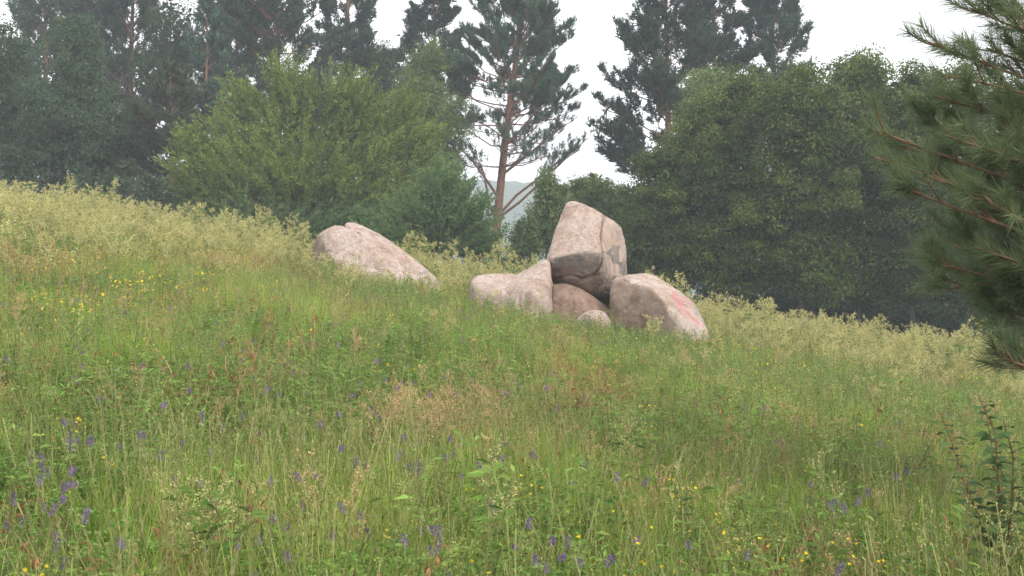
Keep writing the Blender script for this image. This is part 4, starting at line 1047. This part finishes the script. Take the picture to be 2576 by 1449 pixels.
def p_weed(seed, h=1.0, nbr=16, blen=0.24, leafm=None, forks=2, seeds=10, fl=0.011, fw=0.007):
    """tall weed: stem with forks, lance leaves, cream flower heads"""
    rng = rngf(seed); st = MB(); lv = MB(); parts = []
    main = arc(np.array([0, 0, -0.03]), rng.uniform(0, 6.28), h, rng.uniform(0.05, 0.25), 8, rng, 0.015)
    st.add(*tubes(main[None], np.linspace(0.006, 0.0022, 8)[None], 5), 0, 0.5); ax = [main]
    for _ in range(forks):
        i = rng.integers(3, 6); az = rng.uniform(0, 6.28)
        f = main[i] + np.linspace(0, 1, 8)[:, None] * np.array([math.cos(az) * 0.4, math.sin(az) * 0.4, 1.0]) * h * rng.uniform(0.25, 0.45)
        f = f + rng.normal(0, 0.01, f.shape) * np.linspace(0, 1, 8)[:, None]
        st.add(*tubes(f[None], np.linspace(0.004, 0.0018, 8)[None], 4), 0, 0.5); ax.append(f)
    for j, q in enumerate(ax):
        pm = MB(); panicle(pm, q, rng, nbr if j == 0 else nbr // 2, blen if j == 0 else blen * 0.6, seeds, 0, 1, fl, fw, 0.55 if j == 0 else 0.4)
        parts.append(('flower_head', pm.mesh('flower_head', [M_CREAM, M_STEM]), ()))
        n = 14 if j == 0 else 6; u = rng.uniform(0.1, 0.85, n) * 7; i = np.minimum(u.astype(int), 6); p = q[i] + (q[i + 1] - q[i]) * (u - i)[:, None]
        az = rng.uniform(0, 6.28, n); L = rng.uniform(0.07, 0.13, n)
        lv.add(*leaves(p, np.stack([np.cos(az), np.sin(az), rng.uniform(0.1, 0.8, n)], 1), L, L * 0.24, rng, 0.25), 0, np.repeat(rng.random(n), 4))
    return [('stem', st.mesh('stem', M_STEM), ()), ('leaves', lv.mesh('leaves', leafm or M_HERB), ())] + parts

def p_dry(seed, h=0.75):
    rng = rngf(seed); st = MB(); parts = []
    main = arc(np.array([0, 0, -0.03]), rng.uniform(0, 6.28), h, rng.uniform(0.1, 0.7), 7, rng, 0.028)
    st.add(*tubes(main[None], np.linspace(0.003, 0.0014, 7)[None], 5), 0, 0.5); ax = [main]
    for _ in range(3):
        i = rng.integers(2, 5); az = rng.uniform(0, 6.28)
        f = main[i] + np.linspace(0, 1, 5)[:, None] * np.array([math.cos(az) * 0.7, math.sin(az) * 0.7, 0.8]) * h * rng.uniform(0.2, 0.4)
        st.add(*tubes(f[None], np.linspace(0.002, 0.001, 5)[None], 4), 0, 0.4); ax.append(f)
    for q in ax:
        for _ in range(3):
            i = rng.integers(1, len(q)); az = rng.uniform(0, 6.28); L = rng.uniform(0.03, 0.055)
            d = np.array([math.cos(az), math.sin(az), 0.0]); t = np.linspace(0, 1, 5)
            c = q[i] + d * (L * 0.6 * np.sin(t * 2.2))[:, None] - UPV * (L * 0.9 * t ** 1.6)[:, None]
            lm = MB().add(*ribbon(c, L * 0.28 * np.array([0.2, 0.8, 1, 0.7, 0.1]), np.array([-d[1], d[0], 0.3])), 0, np.repeat(rng.random(5), 2))
            parts.append(('leaf', lm.mesh('leaf', M_RUST), ()))
    return [('stem', st.mesh('stem', M_DRYSTEM), ())] + parts

def p_leafy(seed, h=0.7, nl=14, ll=(0.10, 0.15), lw=0.22, stem=None, leafm=None):
    rng = rngf(seed); st = MB(); parts = []
    main = arc(np.array([0, 0, -0.03]), rng.uniform(0, 6.28), h, rng.uniform(0.1, 0.45), 8, rng, 0.01)
    st.add(*tubes(main[None], np.linspace(0.005, 0.002, 8)[None], 5), 0, 0.5)
    for j in range(nl):
        u = 7 * (0.25 + 0.74 * j / nl); i = min(int(u), 6); p = main[i] + (main[i + 1] - main[i]) * (u - i)
        az = j * 2.4; L = rng.uniform(*ll) * (1.1 - 0.5 * j / nl); d = np.array([math.cos(az), math.sin(az), 0]); t = np.linspace(0, 1, 6)
        c = p + d * (L * t * 0.85)[:, None] + UPV * (L * (0.55 * t - 0.65 * t ** 2))[:, None]
        lm = MB().add(*ribbon(c, L * lw * np.array([0.15, 0.8, 1, 0.9, 0.55, 0.03]), np.array([-d[1], d[0], rng.normal(0, 0.2)])), 0, np.clip(np.linspace(0.2, 0.6, 6).repeat(2) + rng.normal(0, 0.2), 0, 1))
        parts.append(('leaf', lm.mesh('leaf', leafm or M_DARKLEAF, True), ()))
    return [('stem', st.mesh('stem', stem or M_REDSTEM), ())] + parts

def plants():
    rng = rngf(4242)
    VP = [p_vetch(i) for i in range(6)]
    spots = [(1030,1090),(1225,1135),(1215,1140),(785,1100),(780,1110),(795,1190),(830,1120),(940,1150),(955,1165),(985,1100),(1080,1180),(1065,1165),(1170,1210),(1110,1150),(1500,1190),(1515,1195),(1530,1230),(1330,1360),(1400,1390),
             (1420,1385),(1445,1430),(1470,1385),(1410,1410),(1385,1375),(620,1335),(660,1420),(300,1365),(225,1105),(330,1095),(345,1090),(90,1190),(115,1185),(100,1205),(50,1290),(20,1290),(30,1285),(10,1290),(1280,965),(1290,960),(395,775),
             (270,830),(460,890),(490,940),(510,960),(685,800),(930,970),(905,1020),(2050,1195),(2130,1265),(2120,1262),(2040,1280),(2320,1185),(2390,1040),(2520,1345),(14,1080),(5,1135),(150,1160),(175,1165),(265,1010),(370,1030),
             (390,1060),(650,1165),(640,1070),(1010,1160),(1040,1165),(1150,1140),(1270,1090),(1450,990),(1380,985),(1240,1000),(1060,1000),(1020,950),(870,1080),(860,1155),(915,1140),(1290,1285),(1275,1280),(1580,1230),(1560,1330),(1150,1345),
             (1160,1370),(1110,1420),(1040,1335),(560,1340),(760,1420),(930,1330),(2200,1130),(2230,1050),(2330,960),(2150,1245),(2165,1240),(2240,1220),(1960,1080),(2010,1420),(1960,1440)]
    for px, py in spots:
        x, y = hit(px, py, 0.55)
        put(VP[rng.integers(6)], 'vetch_plant', 'purple vetch flower spike', 'flower', x, y, rng.uniform(0, 6.28), rng.uniform(0.9, 1.15), 'purple vetch')
    n = 0
    while n < 150:
        px = rng.uniform(10, 2560); py = 700 + 740 * rng.random() ** 1.3
        if py < 720 + 0.05 * px and px > 1150: continue
        if rng.random() > 0.25 + 0.75 * (px < 1200): continue
        x, y = hit(px, py, 0.5)
        if y > 27 or not free(x, y): continue
        put(VP[rng.integers(6)], 'vetch_plant', 'purple vetch flower spike', 'flower', x, y, rng.uniform(0, 6.28), rng.uniform(0.85, 1.1), 'purple vetch'); n += 1
    YP = [p_yellow(i + 30, nf=4 + i % 3) for i in range(6)]
    ys = [(165,1055),(170,1060),(225,1070),(200,1058),(245,1195),(200,1210),(430,1230),(450,1235),(1490,1360),(1520,1370),(1700,1420),(1690,1430),(1620,1390),(1600,1400),(1640,1385),(1560,1340),(1580,1280),(1500,1285),(1230,1230),(1260,1225),
          (1300,1205),(1290,1190),(1400,1215),(1330,1215),(1850,1375),(1830,1350),(1870,1390),(1790,1325),(1800,1310),(1750,1300),(1730,1255),(1760,1260),(1690,1245),(1840,1310),(1920,1365),(1960,1300),(2060,1380),(2180,1390),(2190,1400),(2130,1340),
          (2250,1440),(2400,1360),(2480,1160),(2490,1080),(1780,1200),(1700,1210),(120,1080),(270,1160),(520,1110),(985,1300),(900,1360),(1180,1440),(1470,1280),(1850,1100),(1960,1130),(2030,1160),(2310,1340),(2420,1300),(60,1420),(130,1440),(150,1380)]
    for px, py in ys:
        x, y = hit(px, py, 0.48)
        put(YP[rng.integers(6)], 'yellow_flower_plant', 'small bright yellow flowers', 'flower', x, y, rng.uniform(0, 6.28), rng.uniform(0.9, 1.15), 'yellow flowers')
    # tall weeds standing along the crest, tops at their photographed heights
    WP = [p_weed(i + 50, forks=1 + i % 3) for i in range(6)]
    tops = [(15,450,27),(45,480,26),(140,455,26.5),(165,440,27),(190,470,27),(235,455,27),(262,450,27.3),(300,505,27),(335,512,27),(372,515,27.5),(420,545,27.5),(470,530,28),(495,545,28),(540,565,28),(580,575,28),(655,568,28),(700,590,28),(725,595,28),
            (762,558,26.5),(770,575,26.2),(1030,610,27),(1045,620,27.3),(1085,640,28),(1140,630,28.5),(1175,640,28.5),(1220,625,28),(1260,600,27.5),(1290,612,28),(1320,622,28),(1350,640,27.5),(1655,660,26.5),(1690,672,26),(1710,688,25.5),(1730,705,25),
            (1835,725,25.5),(1890,735,25.5),(1925,728,25.5),(1945,745,25),(2010,775,25),(2080,790,25),(2150,785,25),(2215,790,25),(2290,815,24.5),(2350,815,24.5),(2402,800,23.5),(2435,790,23.5),(2490,835,23),(2540,850,23),(610,600,26),(860,650,25.6)]
    CP = [p_weed(i + 150, forks=1 + i % 3, nbr=14, blen=0.28, seeds=12, fl=0.034, fw=0.014) for i in range(6)]
    for px in list(np.linspace(-20, 770, 34)) + list(np.linspace(1060, 1360, 12)) + list(np.linspace(1640, 2560, 26)):
        tops.append((px + rng.uniform(-12, 12), None, rng.uniform(24.0, 28.5) - (2.5 if px > 1900 else 0)))
    for px, py, Y in tops:
        x = (px - 1288) / F * Y; g = float(H(x, Y)); h = rng.uniform(0.75, 1.15) if py is None else max(EYE + (724 - py) / F * Y - g, rng.uniform(0.95, 1.3))
        if not free(x, Y): Y += 1.5; x = (px - 1288) / F * Y
        put(CP[rng.integers(6)], 'flowering_weed', 'tall weed with cream flower heads', 'weed', x, Y, rng.uniform(0, 6.28), float(np.clip(h, 0.75, 1.6)), 'tall flowering weeds')
    for px, py in [(560,1290),(600,1300),(630,1280),(2540,1080),(2520,1150),(2560,1200),(2480,1270),(2545,1290),(2500,1110),(2570,1340),(2450,1220),(2350,1290),(2300,1330),(1590,1070),(1620,1080),(1570,1085),(1210,1190),(1240,1260),(1000,1240),(1930,1000),
                   (2000,960),(1880,1000),(1960,1040),(2080,1150),(1730,1180),(1900,1280),(2100,1230),(180,640),(350,720),(120,760),(1840,800),(1790,790),(2120,870),(1400,930)]:
        x, y = hit(px, py, 0.68)
        put(WP[rng.integers(6)], 'flowering_weed', 'tall weed with cream flower heads', 'weed', x, y, rng.uniform(0, 6.28), rng.uniform(0.68, 0.8), 'tall flowering weeds')
    DP = [p_dry(i + 80) for i in range(5)]
    for px, py in [(490,1180),(510,1200),(560,1220),(610,1240),(640,1190),(590,1160),(380,1300),(400,1330),(350,1260),(470,1300),(540,1330),(420,1250),(660,1230),(1380,1060),(1400,1080),(1360,1090),(1340,1070),(1420,1100),(1440,1050),(1600,1200),(1580,1230),
                   (1420,850),(1440,880),(1430,900),(790,840),(830,780),(720,850),(170,930),(140,920),(110,950),(200,940),(700,880),(640,900),(300,1420),(380,1440),(150,1440),(2460,1310),(2440,1330),(1480,900),(960,1430),(860,1430),(1060,1400),(90,1300),(800,830),(770,880),(900,760),(1760,1000),(2200,1040),(1700,1120),(1950,1350),(1100,900),(250,720),(330,680),(560,760),(1240,880),(60,860)]:
        x, y = hit(px, py, 0.6)
        put(DP[rng.integers(5)], 'withered_stalk', 'withered brown stalk with curled leaves', 'dry stalk', x, y, rng.uniform(0, 6.28), rng.uniform(0.8, 1.0 if y < 8 else 1.3), 'withered stalks')
    LP = [p_leafy(i + 90) for i in range(4)]
    for px, py in [(2150,1050),(2180,1080),(2230,1100),(2290,1110),(2330,1080),(2380,1060),(2420,1090),(2260,1180),(2300,1200),(2210,1160),(2140,1150),(2350,1180),(2410,1200),(2100,1120),(2060,970),(2100,955),(2200,950),(2300,965),(2380,960),(1700,990),(1640,950),(1990,1200),(1820,1160)]:
        x, y = hit(px, py, 0.62)
        put(LP[rng.integers(4)], 'leafy_weed', 'dark weed with long pointed leaves', 'weed', x, y, rng.uniform(0, 6.28), rng.uniform(0.85, 1.1), 'dark leafy weeds')
    # light green leafy weeds topping the rise
    GP = [p_leafy(i + 95, 1.0, 18, (0.14, 0.20), 0.26, M_STEM, M_HERB) for i in range(3)]
    for px, py, Y in [(85,445,26.5),(105,435,26.6),(125,460,26.4),(70,490,26),(150,480,26.2),(40,500,26)]:
        x = (px - 1288) / F * Y; h = max(0.95, EYE + (724 - py) / F * Y - float(H(x, Y)))
        put(GP[rng.integers(3)], 'leafy_weed', 'bushy light green leafy weed', 'weed', x, Y, rng.uniform(0, 6.28), float(np.clip(h, 0.8, 1.7)), 'light green weeds')
    # rounded-leaf shrub at the side, under the near pine
    SP = [p_leafy(i + 99, 1.0, 36, (0.07, 0.105), 0.62, M_REDSTEM, M_DARKLEAF) for i in range(3)]
    for px, py, Y in [(2500,960,5.2),(2530,930,5.3),(2565,920,5.2),(2560,980,5.0),(2510,1010,5.1),(2590,950,5.4)]:
        x = (px - 1288) / F * Y; h = EYE + (724 - py) / F * Y - float(H(x, Y))
        put(SP[rng.integers(3)], 'shrub_shoot', 'shoot with dark rounded leaves', 'shrub', x, Y, rng.uniform(0, 6.28), float(np.clip(h, 0.6, 1.5)), 'rounded-leaf shrub shoots')
plants()
finish_labels()

# ------------------------------------------------------------------ hazy air
def haze():
    x0, x1, y0, y1, z0, z1 = -506, 506, -116, 526, -5.0, 47.0
    V = np.array([[x, y, z] for z in (z0, z1) for y in (y0, y1) for x in (x0, x1)], float)
    Fc = np.array([[0, 2, 3, 1], [4, 5, 7, 6], [0, 1, 5, 4], [2, 6, 7, 3], [0, 4, 6, 2], [1, 3, 7, 5]])
    m, N, L = new_mat('hazy_air')
    v = N.new('ShaderNodeVolumePrincipled'); v.inputs['Color'].default_value = (0.83, 0.915, 1.0, 1); v.inputs['Density'].default_value = HAZE
    out = N.new('ShaderNodeOutputMaterial'); L.new(v.outputs[0], out.inputs['Volume'])
    o = obj('haze', raw_mesh('haze', V, Fc, m), label='pale blue summer haze filling the air', category='haze'); o['kind'] = 'stuff'
HAZE = 0.0020
haze()
